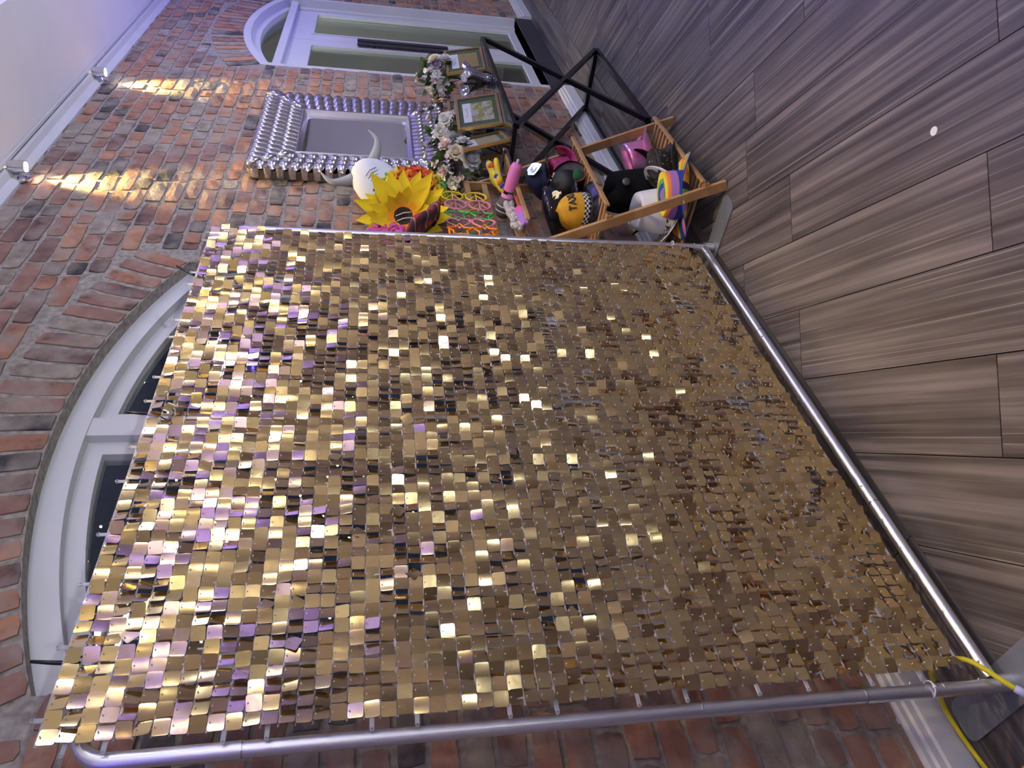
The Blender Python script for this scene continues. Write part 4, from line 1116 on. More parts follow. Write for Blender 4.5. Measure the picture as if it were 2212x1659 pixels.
def tray(z, y0, y1, slats=16):
    MB().bev(((RX0+RX1)/2+0.005, y0, z+0.006), (RX1-RX0+0.005, 0.012, 0.020), 0.002).build('front_rail', pine, rack)
    MB().bev(((RX0+RX1)/2, y1, z), (RX1-RX0-0.07, 0.014, 0.022), 0.002).build('back_rail', pine, rack)
    me_ = MB().bev((0, 0, 0), (0.017, y1-y0-0.02, 0.010), 0.0015).mesh('slat', Vector((0,0,0)), [pine], False)
    for k in range(slats):
        inst('slat', me_, rack, Matrix.Translation((RX0+0.035+(RX1-RX0-0.07)*k/(slats-1), (y0+y1)/2, z+0.002)))
    for x_ in (RX0+0.012, RX1-0.012):
        MB().bev((x_, fy(z)-0.028, z-0.012), (0.030, 0.028, 0.024), 0.002).build('bracket', pine, rack)
        MB().sph((x_, fy(z)-0.042, z-0.012), 0.004, 6, 4).build('screw', bolt, rack)
tray(0.100, 1.222, 1.605); tray(0.505, 1.352, 1.605); tray(0.845, 1.435, 1.605)

# ------------------------------------------------------------------ party hats
def shell(o, th=0.003):
    m_ = o.modifiers.new('thickness', 'SOLIDIFY'); m_.thickness = th; m_.offset = 0
    return o
def cowboy(name, lab, M, mc, mb_=None, a=0.100, b=0.078, h=0.115, ba=0.165, bb=0.140, curl=0.060, crease=0.030, band=None, band_m=None, loc=None, brim_fn=None, crown_fn=None):
    t = thing(name, lab, 'hat', M.translation, 'party hats on the wooden rack')
    n = 36; rings = 9; cap = 5; pts = []
    def crownpt(r, i, t_):
        ct, st_ = math.cos(t_), math.sin(t_)
        if r <= 6:
            f = r/6; aa, bb_ = a*(1-0.13*f), b*(1-0.24*f); z_ = h*(1-(1-f)**1.4)
            pin = 1-0.20*f*max(0, ct)**2*abs(st_)
            return Vector((aa*ct, bb_*st_*pin, z_+0.010*f*ct))
        f = 1-(r-6)/cap; aa, bb_ = a*0.87*f, b*0.76*f
        x_, y_ = aa*ct, bb_*st_*(1-0.20*max(0, ct)**2*abs(st_))
        return Vector((x_, y_, h+0.010*ct*f+0.006*(1-f)-crease*math.exp(-(y_/0.020)**2)*(1-0.3*f)))
    P = []
    for i in range(n):
        for r in range(6+cap+1): P.append(crownpt(r, i, 2*PI*i/n))
    cm = MB().grid(P, n, 6+cap+1, mi=(crown_fn if crown_fn else 0), M=M, closed=True)
    shell(cm.build('crown', mc, t, smooth=True))
    P = []
    nb = 7
    for i in range(n):
        t_ = 2*PI*i/n; ct, st_ = math.cos(t_), math.sin(t_)
        for r in range(nb):
            f = r/(nb-1)
            aa, bb_ = a+(ba-a)*f, b+(bb-b)*f*(1-0.25*f*st_*st_)
            z_ = curl*(st_*st_)*f**1.7-0.022*(ct*ct)*f**1.5
            P.append(Vector((aa*ct, bb_*st_, z_)))
    bm_ = MB().grid(P, n, nb, mi=(brim_fn if brim_fn else 0), M=M, closed=True)
    shell(bm_.build('brim', mb_ or mc, t, smooth=True))
    ed = MB().tube([M @ P[i*nb+nb-1] for i in range(n)], 0.0026, 6, closed=True)
    ed.build('brim_edge', band_m if (band_m and band == 'edge') else (mc[0] if isinstance(mc, list) else mc), t, smooth=True)
    if band_m and band != 'edge':
        P2 = []
        for i in range(n):
            t_ = 2*PI*i/n
            for zz in (0.002, 0.024): P2.append(Vector((a*1.015*math.cos(t_), b*1.015*math.sin(t_), zz)))
        MB().grid(P2, n, 2, M=M, closed=True).build('hat_band', band_m, t, smooth=True)
    return t
felt_black = mat('black_felt', (0.007, 0.007, 0.008), 0.95, spec=0.15)
white_vinyl = mat('white_vinyl', (0.70, 0.71, 0.76), 0.45)
cow_print = ramp_mat('cow_print', 'ShaderNodeTexNoise', 55, [(0.45, (0.75, 0.75, 0.78)), (0.5, (0.02, 0.02, 0.02))], 0.5, interp='CONSTANT', detail=2)
pink_holo = ramp_mat('pink_holographic', 'ShaderNodeTexNoise', 11, [(0.25, (0.55, 0.10, 0.30)), (0.45, (0.80, 0.25, 0.50)), (0.6, (0.75, 0.45, 0.80)), (0.75, (0.85, 0.40, 0.40))], 0.22, metal=0.55, detail=3)
pink_seq = ramp_mat('pink_sequins', 'ShaderNodeTexVoronoi', 120, [(0.0, (0.95, 0.16, 0.42)), (0.5, (0.75, 0.06, 0.26)), (1.0, (0.30, 0.02, 0.12))], 0.35, metal=0.0, bump=0.9)
leopard = ramp_mat('leopard_print', 'ShaderNodeTexVoronoi', 46, [(0.0, (0.10, 0.06, 0.03)), (0.14, (0.48, 0.34, 0.19)), (0.60, (0.012, 0.010, 0.008)), (1.0, (0.012, 0.010, 0.008))], 0.7, interp='CONSTANT')
RB = [mat('rainbow_'+n_, c_, 0.75) for n_, c_ in (('blue', (0.015, 0.05, 0.30)), ('green', (0.14, 0.42, 0.06)), ('yellow', (0.80, 0.66, 0.04)), ('orange', (0.80, 0.22, 0.05)), ('violet', (0.34, 0.16, 0.44)), ('amber', (0.72, 0.40, 0.04)), ('navy', (0.015, 0.02, 0.10)))]
TZ1, TZ2, TZ3 = 0.102, 0.507, 0.847
cowboy('cowboy_hat', 'white cowboy hat with cow-print trim on the lowest tray', TR((2.955, 1.475, TZ1+0.034), 0, 8, 44), white_vinyl, a=0.110, b=0.110, h=0.150, ba=0.175, bb=0.235, curl=0.100, band_m=cow_print)
def rb_brim(i, j): return (i*2+1) % 7 if i % 2 else (i*2+5) % 7
def rb_crown(i, j): return [0, 0, 4, 4, 3, 5, 2, 1, 0, 4, 3][min(j, 10)]
cowboy('cowboy_hat', 'rainbow striped cowboy hat at the front of the lowest tray', TR((2.855, 1.345, TZ1+0.030), -4, 2, -52), RB, RB, a=0.112, b=0.090, h=0.092, ba=0.195, bb=0.150, curl=0.050, brim_fn=rb_brim, crown_fn=rb_crown)
cowboy('cowboy_hat', 'tall black felt hat with round badge on the lowest tray', TR((3.205, 1.505, TZ1+0.044), 0, 4, 46), felt_black, a=0.115, b=0.122, h=0.200, ba=0.170, bb=0.240, curl=0.085, crease=0.02)
cowboy('cowboy_hat', 'shiny pink holographic cowboy hat at the right end of the lowest tray', TR((3.365, 1.385, TZ1+0.030), 0, -10, -40), pink_holo, a=0.090, b=0.072, h=0.115, ba=0.150, bb=0.120, curl=0.060)
cowboy('cowboy_hat', 'leopard print hat wedged behind the rainbow hat', TR((3.09, 1.315, TZ1+0.026), 15, 0, -40), leopard, a=0.080, b=0.065, h=0.09, ba=0.125, bb=0.105, curl=0.055)
cowboy('cowboy_hat', 'hot pink sequin cowboy hat on the middle tray', TR((3.345, 1.480, TZ2+0.026), 0, 4, 44), pink_seq, a=0.075, b=0.075, h=0.098, ba=0.110, bb=0.140, curl=0.065)
# round badge on the black hat
bg = thing('hat_badge', 'round grey badge pinned to the tall black hat', 'badge', (3.11, 1.41, 0.25))
MB().lathe([(0.0, 0.004), (0.017, 0.003), (0.020, 0.0), (0.020, -0.004)], 16, M=TR((3.125, 1.415, 0.305), 0, 0, 0) @ Vector((-0.70, -0.70, 0.12)).to_track_quat('Z', 'Y').to_matrix().to_4x4(), cap=False).build('badge_disc', mat('grey_badge', (0.10, 0.10, 0.11), 0.4, 0.5), bg, smooth=True)

def peaked(name, lab, M, m_crown, m_visor, m_band, flare=1.18, r=0.088, h1=0.035, h2=0.075, visor=0.075, vdrop=0.5):
    """peaked cap: band, flared crown and curved visor; front is +x"""
    t = thing(name, lab, 'cap', M.translation, 'party caps on the wooden rack')
    def el(rr, z_, tt): return rr*(1.08 if abs(math.cos(tt)) > 0.5 else 1.0), z_+(0.018*math.cos(tt) if z_ > h1*1.1 else 0)
    MB().lathe([(r, 0), (r*1.01, h1)], 32, M=M, cap=False).build('cap_band', m_band, t, smooth=True)
    cr = MB().lathe([(r*1.0, h1), (r*flare*0.96, h1+(h2-h1)*0.55), (r*flare, h2*0.92), (r*flare*0.94, h2*1.05), (r*flare*0.6, h2*1.12), (r*flare*0.25, h2*1.14), (0.001, h2*1.14)], 32, M=M, cap=False, fn=el)
    cr.build('crown', m_crown, t, smooth=True)
    P = []; n = 17
    for i in range(n):
        t_ = -1.15+2.3*i/(n-1)
        ln = visor*math.cos(t_*1.25)**0.6 if abs(t_*1.25) < PI/2 else 0
        for j in range(5):
            f = j/4; rr = r*0.98+ln*f
            P.append(Vector((rr*math.cos(t_), rr*math.sin(t_)*(1-0.12*f), 0.004-vdrop*ln*f*(0.75+0.25*math.cos(2*t_))-0.012*f*abs(t_))))
    shell(MB().grid(P, n, 5, M=M).build('visor', m_visor, t, smooth=True), 0.003)
    return t
navy = mat('navy_cotton', (0.012, 0.018, 0.055), 0.8, sheen=0.2)
gloss_black = mat('gloss_black_pvc', (0.008, 0.008, 0.016), 0.12, coat=0.5)
glitter_black = ramp_mat('black_glitter', 'ShaderNodeTexVoronoi', 260, [(0.0, (0.012, 0.012, 0.012)), (0.6, (0.005, 0.005, 0.006)), (1.0, (0.002, 0.002, 0.002))], 0.5, bump=0.2)
taxi_y = mat('taxi_yellow_cotton', (0.62, 0.33, 0.02), 0.85, var=0.1, vscale=25)
gold_letter = mat('gold_letter', (0.86, 0.74, 0.45), 0.35, 0.4)
silver_badge = mat('silver_plastic', (0.50, 0.52, 0.58), 0.3, 0.7)
def face_m(M, p_, n_, up_):
    p_, n_, up_ = Vector(p_), Vector(n_).normalized(), Vector(up_)
    x_ = up_.cross(n_).normalized(); y_ = n_.cross(x_)
    return M @ Matrix(((x_.x, y_.x, n_.x, p_.x), (x_.y, y_.y, n_.y, p_.y), (x_.z, y_.z, n_.z, p_.z), (0, 0, 0, 1)))
def lettering(body, size, depth, M, m, parent, bold=0.0):
    me_ = text_mesh(body, size, depth, bold); me_.materials.clear(); me_.materials.append(m)
    return inst('lettering', me_, parent, M)
# navy police cap, tipped so its badge faces the room
Mp = TR((3.30, 1.535, TZ2+0.050), 0, -30, 150)
Mp = TR((3.42, 1.555, TZ2+0.100), 0, -30, -110)
pc_ = peaked('peaked_cap', 'navy police cap with silver shield badge on the middle tray', Mp, navy, gloss_black, navy, flare=1.12, r=0.078, h2=0.085, visor=0.06)
sh_ = []
for k in range(28):
    t_ = 2*PI*k/28; rr = 0.040*(1+0.10*math.cos(4*t_)+0.05*math.cos(8*t_)); sh_.append((rr*math.cos(t_)*0.9, rr*math.sin(t_)*1.1))
bm2 = MB().prism(sh_, 'z', 0.0, 0.004, M=face_m(Mp, (0.097, 0, 0.056), (1, 0, 0.25), (0, 0, 1)))
bdg = bm2.build('shield_badge', silver_badge, pc_)
MB().lathe([(0.018, 0.004), (0.019, 0.0065), (0.016, 0.0065), (0.015, 0.005), (0.0, 0.006)], 18, M=face_m(Mp, (0.097, 0, 0.056), (1, 0, 0.25), (0, 0, 1)), cap=False).build('badge_boss', silver_badge, bdg, smooth=40)
# black glitter cap with gold letters on its brim
Mu = TR((3.185, 1.480, TZ2+0.062), 0, 42, -140)
cu_ = thing('round_hat', 'black glitter hat with gold letters on its round brim', 'hat', Mu.translation, 'party hats on the wooden rack')
MB().lathe([(0.118, 0.010), (0.112, 0.0), (0.075, 0.004), (0.070, 0.045), (0.055, 0.075), (0.03, 0.088), (0.001, 0.09)], 32, M=Mu, cap=False).build('hat_shell', glitter_black, cu_, smooth=50)
lettering('US', 0.040, 0.0012, face_m(Mu, (-0.078, 0.050, 0.010), (0, 0, 1), (-0.8, 0.5, 0.0)), gold_letter, cu_, 0.0008)
# black patent cap with a gold dollar sign and a blue-sheened visor
Md = TR((3.10, 1.570, TZ2+0.050), 0, -14, -112)
cd2 = peaked('peaked_cap', 'black patent cap with gold dollar sign on the middle tray', Md, gloss_black, gloss_black, gloss_black, flare=1.30, r=0.095, h2=0.110, visor=0.085, vdrop=0.35)
lettering('$', 0.095, 0.004, face_m(Md, (0.122, 0.0, 0.086), (0.80, 0, 0.30), (0, 0, 1)), gold_letter, cd2, 0.0025)
# yellow taxi cap with a checked band
Mt = TR((2.960, 1.505, TZ2+0.040), 4, 6, -118)
tx = thing('taxi_cap', 'yellow taxi cap with black lettering and checked band', 'cap', Mt.translation, 'party caps on the wooden rack')
P = []; n = 32; nv = 8
for i in range(n):
    t_ = 2*PI*i/n
    for j in range(nv):
        f = j/(nv-1); el = f*PI/2
        sag = 0.003*math.sin(5*t_+1.3)*math.sin(f*PI)
        P.append(Vector(((0.098*math.cos(el)+sag)*math.cos(t_), (0.085*math.cos(el)+sag)*math.sin(t_), 0.024+0.098*math.sin(el)+0.012*math.cos(t_)*math.sin(el))))
MB().grid(P, n, nv, M=Mt, closed=True).build('crown', taxi_y, tx, smooth=True)
ckb, ckw = mat('check_black', (0.012, 0.012, 0.012), 0.6), mat('check_white', (0.78, 0.78, 0.78), 0.6)
P = []
for i in range(48):
    t_ = 2*PI*i/48
    for j in range(4): P.append(Vector((0.1005*math.cos(t_), 0.0875*math.sin(t_), 0.0+0.028*j/3)))
MB().grid(P, 48, 4, mi=lambda i, j: (i+j) % 2, M=Mt, closed=True).build('checked_band', [ckb, ckw], tx)
P = []
for i in range(17):
    t_ = -1.1+2.2*i/16; ln = 0.075*max(0, math.cos(t_*1.3))**0.6
    for j in range(4): P.append(Vector(((0.097+ln*j/3)*math.cos(t_), (0.086+ln*j/3)*math.sin(t_), 0.003-0.4*ln*j/3)))
shell(MB().grid(P, 17, 4, M=Mt).build('visor', gloss_black, tx, smooth=True))
tme_ = text_mesh('TAXI', 0.044, 0.0012, 0.0008); tme_.materials.clear(); tme_.materials.append(ckb)
for v_ in tme_.vertices:                                            # wrap the letters round the crown
    az_, el_ = v_.co.x/0.080, 0.52+v_.co.y/0.100; k_ = 1.05+v_.co.z/0.09
    v_.co = (0.098*math.cos(el_)*math.cos(az_)*k_, 0.085*math.cos(el_)*math.sin(az_)*k_, 0.024+0.098*math.sin(el_)*k_+0.012*math.cos(az_)*math.sin(el_))
inst('lettering', tme_, tx, Mt)
# green felt hat with red rim behind
Mg = TR((3.135, 1.405, TZ2+0.036), 60, 0, -20, 0.62)
gh = thing('felt_hat', 'small green felt hat with red rim leaning on the tray rail', 'hat', Mg.translation, 'party hats on the wooden rack')
MB().lathe([(0.050, 0.0), (0.045, 0.012), (0.030, 0.050), (0.001, 0.062)], 20, M=Mg, cap=False).build('hat_shell', mat('green_felt', (0.015, 0.10, 0.045), 0.9), gh, smooth=True)
MB().tube([Mg @ Vector((0.052*math.cos(2*PI*k/20), 0.052*math.sin(2*PI*k/20), 0.0)) for k in range(20)], 0.005, 6, closed=True).build('rim', mat('red_felt', (0.28, 0.04, 0.035), 0.9), gh, smooth=True)

# ------------------------------------------------------------------ upper tray props
# inflatable pink and grey microphone
Mi = Matrix.Translation((3.055, 1.475, TZ3+0.040)) @ Vector((0.05, -0.98, -0.16)).to_track_quat('Z', 'Y').to_matrix().to_4x4()
mc_ = thing('inflatable_microphone', 'inflatable microphone with pink handle and grey head on upper tray', 'toy microphone', Mi.translation)
pinkv = mat('pink_vinyl', (0.72, 0.20, 0.50), 0.4); greyv = mat('grey_vinyl', (0.055, 0.058, 0.068), 0.5)
MB().lathe([(0.001, 0.150), (0.020, 0.146), (0.027, 0.130), (0.029, 0.09), (0.028, 0.03), (0.026, 0.012)], 20, M=Mi, cap=False).build('handle', pinkv, mc_, smooth=True)
MB().lathe([(0.006, 0.150), (0.006, 0.166), (0.004, 0.168)], 8, M=Mi).build('valve', mat('clear_valve', (0.6, 0.5, 0.7), 0.3), mc_)
MB().lathe([(0.0265, 0.010), (0.028, 0.013), (0.0265, 0.016)], 20, M=Mi, cap=False).build('seam_ring', gloss_black, mc_, smooth=True)
MB().lathe([(0.026, 0.0), (0.030, -0.006), (0.031, -0.016)], 20, M=Mi, cap=False).build('collar', pinkv, mc_, smooth=True)
MB().lathe([(0.030, -0.016), (0.036, -0.030), (0.040, -0.062), (0.037, -0.095), (0.026, -0.116), (0.001, -0.122)], 20, M=Mi, cap=False).build('head', greyv, mc_, smooth=True)
for z_ in (-0.058, -0.082): MB().lathe([(0.0398, z_-0.003), (0.0412, z_), (0.0398, z_+0.003)], 20, M=Mi, cap=False).build('head_stripe', mat('pale_stripe', (0.5, 0.5, 0.55), 0.5), mc_, smooth=True)
# yellow clown glove with coloured spots, standing up from the tray
clown_y = mat('clown_yellow', (0.80, 0.58, 0.03), 0.6)
gl = thing('spotted_glove', 'yellow clown gloves with red, blue and green spots', 'glove', (3.33, 1.545, TZ3))
body = MB()
body.tube(smooth_path([(3.16, 1.53, TZ3+0.018), (3.24, 1.545, TZ3+0.030), (3.33, 1.55, TZ3+0.045), (3.40, 1.535, TZ3+0.062), (3.475, 1.51, TZ3+0.080)], 4), [0.018]*4+[0.022]*4+[0.028]*4+[0.020]*4+[0.012], 12)
body.tube(smooth_path([(3.30, 1.54, TZ3+0.04), (3.38, 1.51, TZ3+0.045), (3.44, 1.475, TZ3+0.050)], 4), [0.018]*4+[0.015]*4+[0.010], 10)
body.build('glove_body', clown_y, gl, smooth=True)
for p_, c_, r_2 in (((3.475, 1.508, TZ3+0.081), 'blue', 0.0125), ((3.43, 1.513, TZ3+0.070), 'red', 0.019), ((3.36, 1.560, TZ3+0.062), 'green', 0.018), ((3.34, 1.525, TZ3+0.050), 'blue', 0.018), ((3.41, 1.490, TZ3+0.050), 'red', 0.010), ((3.27, 1.528, TZ3+0.045), 'red', 0.014), ((3.235, 1.525, TZ3+0.038), 'blue', 0.015), ((3.20, 1.52, TZ3+0.030), 'red', 0.013)):
    MB().sph(p_, r_2, 10, 6, sc=(1, 0.9, 1)).build('spot', mat('spot_'+c_, {'blue': (0.02, 0.06, 0.35), 'red': (0.75, 0.12, 0.02), 'green': (0.03, 0.25, 0.06)}[c_], 0.6), gl, smooth=True)
# black cord loop
lp = smooth_path([(3.145, 1.43, TZ3+0.040), (3.17, 1.435, TZ3+0.058), (3.27, 1.435, TZ3+0.050), (3.40, 1.425, TZ3+0.020), (3.42, 1.42, TZ3+0.004), (3.30, 1.42, TZ3+0.002), (3.18, 1.422, TZ3+0.018), (3.145, 1.43, TZ3+0.040)], 5)
bl_ = MB().tube(lp, 0.0065, 8).build('cord_loop', black_nylon, smooth=True); tag(bl_, 'black cord loop hanging beside the yellow spotted gloves', 'cord')
# grey fluffy boa
fur = ramp_mat('grey_fur', 'ShaderNodeTexNoise', 150, [(0.3, (0.34, 0.32, 0.34)), (0.7, (0.60, 0.58, 0.60))], 0.95, bump=1.0, detail=5)
bo = MB(); rr_ = random.Random(4)
for k in range(46):
    u = k/45; c_ = Vector((3.06-0.30*u, 1.505+0.015*math.sin(u*5), TZ3+0.030+0.008*math.sin(u*9)))
    for q_ in range(4):
        bo.sph(c_+Vector((rr_.uniform(-.008, .008), rr_.uniform(-.014, .014), rr_.uniform(-.012, .014))), rr_.uniform(0.010, 0.018), 6, 4)
boo = bo.build('fluffy_boa', fur, smooth=True); tag(boo, 'grey fluffy feather boa along the upper tray', 'boa')
# folded paper fans and wands standing in the tray
for k, (x_, y_, c_, lab, ht) in enumerate(((2.825, 1.447, (0.75, 0.13, 0.45), 'hot pink folded fan in the upper tray', 0.055), (2.775, 1.443, (0.40, 0.22, 0.66), 'purple folded fan in the upper tray', 0.05), (2.95, 1.463, (0.62, 0.10, 0.10), 'thin red wand lying in the upper tray', 0.02))):
    m_ = mat('fan_%d' % k, c_, 0.55)
    t = thing('folded_fan' if k < 2 else 'party_wand', lab, 'fan' if k < 2 else 'wand', (x_, y_, TZ3))
    for q_ in range(5 if k < 2 else 1):
        MB().beam((x_-0.055+q_*0.004, y_+q_*0.005, TZ3+0.014), (x_+0.055, y_+q_*0.0045, TZ3+0.016+q_*0.004), 0.006, 0.018 if k < 2 else 0.010).build('fan_blade' if k < 2 else 'wand_rod', m_, t)

# ------------------------------------------------------------------ novelty glasses standing on the upper cross rail
def glasses(lab, col, x, kind, zlow, y=1.560, yw=0.0, H=0.215):
    """glasses stood on end: the lens pair runs upwards, the brow side towards +x"""
    m_ = mat('glasses_%s' % ''.join('%02d' % int(c_*99) for c_ in col), col, 0.35)
    t = thing('novelty_glasses', lab, 'novelty glasses', (x, y, zlow), 'novelty glasses on the rack')
    # local: X = up in world, Y = brow direction (+x world), Z = towards room
    ex = Vector((math.sin(math.radians(yw))*0.0, 0, 1)); ey = Vector((math.cos(math.radians(yw)), math.sin(math.radians(yw)), 0)); ez = ex.cross(ey)
    if ez.y > 0: ez = -ez
    M = Matrix(((ex.x, ey.x, ez.x, x), (ex.y, ey.y, ez.y, y), (ex.z, ey.z, ez.z, zlow+H/2), (0, 0, 0, 1)))
    R_ = H*0.225
    def outline(cx, s_):
        pts_ = []
        if kind == 'peace':
            for k in range(26): pts_.append((cx+R_*1.05*math.cos(2*PI*k/26), R_*0.92*math.sin(2*PI*k/26), 0))
        elif kind == 'star':
            for k in range(10):
                rr = R_*1.22 if k % 2 == 0 else R_*0.62
                pts_.append((cx+rr*math.cos(PI/2+PI*k/5), rr*math.sin(PI/2+PI*k/5), 0))
        else:
            for k in range(30):
                q_ = 2*PI*k/30
                pts_.append((cx+R_*1.12*math.sin(q_)**3, R_*1.0*(0.8125*math.cos(q_)-0.3125*math.cos(2*q_)-0.125*math.cos(3*q_)-0.0625*math.cos(4*q_)), 0))
        return pts_
    for s_ in (-1, 1):
        MB().tube([M @ Vector(p_) for p_ in outline(s_*H*0.265, s_)], 0.0052, 6, closed=True).build('rim', m_, t, smooth=True)
        if kind == 'peace':
            c_ = s_*H*0.265
            for p_, q_ in (((c_, R_*0.9, 0), (c_, -R_*0.9, 0)), ((c_, R_*0.35, 0), (c_-R_*0.70, -R_*0.60, 0)), ((c_, R_*0.35, 0), (c_+R_*0.70, -R_*0.60, 0))):
                MB().tube([M @ Vector(p_), M @ Vector(q_)], 0.0036, 6).build('peace_bar', m_, t, smooth=True)
    MB().tube([M @ Vector(p_) for p_ in ((-H*0.055, 0.010, 0), (0, 0.020, 0.004), (H*0.055, 0.010, 0))], 0.0048, 6).build('bridge', m_, t, smooth=True)
    for s_ in (-1, 1):
        MB().tube([M @ Vector(p_) for p_ in smooth_path([(s_*H*0.49, 0.012, -0.002), (s_*H*0.47, -0.010, -0.018), (s_*H*0.32, -0.045, -0.034), (s_*H*0.10, -0.062, -0.040), (s_*H*0.02-0.012, -0.092, -0.042)], 3)], [0.0062]*4+[0.005]*4+[0.0042]*4+[0.0035], 6).build('temple_arm', m_, t, smooth=True)
ZG = 0.962
glasses('yellow peace sign party glasses, rightmost of the row', (0.80, 0.62, 0.02), 3.165, 'peace', ZG+0.008, 1.555, H=0.215)
glasses('pink peace sign party glasses next to the yellow ones', (0.72, 0.25, 0.34), 3.075, 'peace', ZG, 1.552, H=0.215)
glasses('green star party glasses in the middle of the row', (0.10, 0.50, 0.10), 2.985, 'star', ZG, 1.556, H=0.215)
glasses('pink heart party glasses beside the green stars', (0.72, 0.25, 0.34), 2.900, 'heart', ZG, 1.552, H=0.215)
glasses('orange star party glasses near the backdrop pole', (0.90, 0.26, 0.01), 2.825, 'star', ZG, 1.548, H=0.215)
glasses('yellow round party glasses hidden at the left end of the row', (0.80, 0.62, 0.03), 2.752, 'peace', ZG, 1.55, H=0.200)

# ------------------------------------------------------------------ wigs and head pieces above the rack
def wig(name, lab, c, sc, mats, colfn, n, rr, seed, grp='curly party wigs above the rack', bump_r=(0.018, 0.034)):
    r_ = random.Random(seed); t = thing(name, lab, 'wig', (c[0], c[1], c[2]-sc[2]), grp)
    cores = MB().sph(c, 1.0, 16, 10, sc=(sc[0]*0.86, sc[1]*0.86, sc[2]*0.86)); cores.build('wig_cap', mats[0], t, smooth=True)
    hb = MB()
    for k in range(n):
        d = Vector((r_.gauss(0, 1), r_.gauss(0, 1), r_.gauss(0, 1))).normalized()
        p_ = Vector(c)+Vector((d.x*sc[0], d.y*sc[1], d.z*sc[2]))*r_.uniform(0.86, 1.02)
        R2 = r_.uniform(*bump_r)
        # a curl: short helix
        ax = Vector((r_.gauss(0, 1), r_.gauss(0, 1), r_.gauss(0, 1))).normalized(); a1 = ax.orthogonal().normalized(); a2 = ax.cross(a1)
        pts_ = [p_+(a1*math.cos(q_*1.35)+a2*math.sin(q_*1.35))*R2*0.62+ax*R2*(q_/5.5-0.5) for q_ in range(7)]
        hb.tube(pts_, R2*0.28, 4, mi=colfn(d, r_), cap=False)
    o = hb.build('curls', mats, t, smooth=True); o['kind'] = 'stuff'
    return t
RW = [mat('wig_red', (0.72, 0.07, 0.015), 0.8), mat('wig_orange', (0.82, 0.24, 0.02), 0.8), mat('wig_yellow', (0.72, 0.52, 0.03), 0.8), mat('wig_green', (0.12, 0.38, 0.10), 0.8)]
def rainbow_col(d, r_):
    u = -d.z+r_.uniform(-0.12, 0.12)
    return 3 if u < -0.75 else 2 if u < -0.45 else 1 if u < -0.1 else 0 if u < 0.45 else 1 if u < 0.62 else 2 if u < 0.85 else 3
wig('curly_wig', 'rainbow curly clown wig behind the yellow sunflower hood', (3.325, 1.630, 1.315), (0.180, 0.095, 0.165), RW, rainbow_col, 620, 0.03, 2)
PW = [mat('wig_pink', (0.66, 0.10, 0.42), 0.8), mat('wig_magenta', (0.55, 0.05, 0.30), 0.8)]
wig('curly_wig', 'hot pink curly wig half hidden by the backdrop', (2.87, 1.670, 1.43), (0.155, 0.070, 0.110), PW, lambda d, r_: 0 if r_.random() < .7 else 1, 560, 0.03, 6)
# sunflower hood: felt petals round a dark opening
petal_m = ramp_mat('sunflower_felt', 'ShaderNodeTexWave', 34, [(0.0, (0.74, 0.46, 0.008)), (0.25, (0.92, 0.66, 0.012)), (1.0, (0.95, 0.70, 0.015))], 0.85, coord='Object', mapscale=(0.02, 1, 0.02), detail=2)
petal_o = mat('sunflower_felt_orange', (0.85, 0.34, 0.01), 0.85)
def petal_mesh(ln, wd, curl_):
    vs = []; nu = 9
    for i in range(nu):
        u = i/(nu-1); w_ = wd*(math.sin(PI*min(1.0, 0.20+0.80*u)**0.9)) if u < 0.999 else 0.001
        for j in range(5):
            v = -1+j/2
            vs.append((ln*u, v*w_/2, curl_*ln*(u*u*0.55)+0.10*wd*(v*v-0.5)*math.sin(PI*u)))
    return MB().add(vs, [(i*5+j, i*5+j+1, (i+1)*5+j+1, (i+1)*5+j) for i in range(nu-1) for j in range(4)], [1 if i < 2 and 0 < j < 3 else 0 for i in range(nu-1) for j in range(4)]).mesh('petal', Vector((0,0,0)), [petal_m, petal_o], True)
PT = [petal_mesh(0.155, 0.070, 0.10), petal_mesh(0.140, 0.066, -0.15), petal_mesh(0.095, 0.062, 0.55), petal_mesh(0.150, 0.074, 0.30)]
sc_ = Vector((2.995, 1.585, 1.370))
sfl = thing('sunflower_hood', 'big yellow felt sunflower head piece above the glasses', 'head piece', sc_-Vector((0, 0, 0.2)))
nrm = (CAMP-sc_); nrm.z = 0.25; nrm.normalize(); nrm = (nrm+Vector((0, -0.5, 0))).normalized()
e1 = Vector((0, 0, 1)).cross(nrm).normalized(); e2 = nrm.cross(e1)
F = Matrix(((e1.x, e2.x, nrm.x, sc_.x), (e1.y, e2.y, nrm.y, sc_.y), (e1.z, e2.z, nrm.z, sc_.z), (0, 0, 0, 1)))
rp = random.Random(9)
for k in range(19):
    ang = 2*PI*k/19+rp.uniform(-.08, .08)
    inst('petal', PT[rp.choice((0, 1, 3))], sfl, F @ Matrix.Rotation(ang, 4, 'Z') @ Matrix.Translation((0.050, 0, rp.uniform(-0.012, 0.004))) @ Matrix.Rotation(math.radians(-12+rp.uniform(-8, 8)), 4, 'Y') @ Matrix.Scale(rp.uniform(1.05, 1.25), 4))
for k in range(11):
    ang = 2*PI*(k+0.5)/11+rp.uniform(-.1, .1)
    inst('petal', PT[rp.choice((0, 2, 2, 3))], sfl, F @ Matrix.Rotation(ang, 4, 'Z') @ Matrix.Translation((0.042, 0, 0.012)) @ Matrix.Rotation(math.radians(-34+rp.uniform(-10, 10)), 4, 'Y') @ Matrix.Scale(rp.uniform(0.88, 1.08), 4))
MB().lathe([(0.046, 0.002), (0.042, 0.010), (0.030, 0.006), (0.001, -0.012)], 22, M=F, cap=False).build('face_opening', mat('dark_lining', (0.03, 0.025, 0.02), 0.9), sfl, smooth=True)
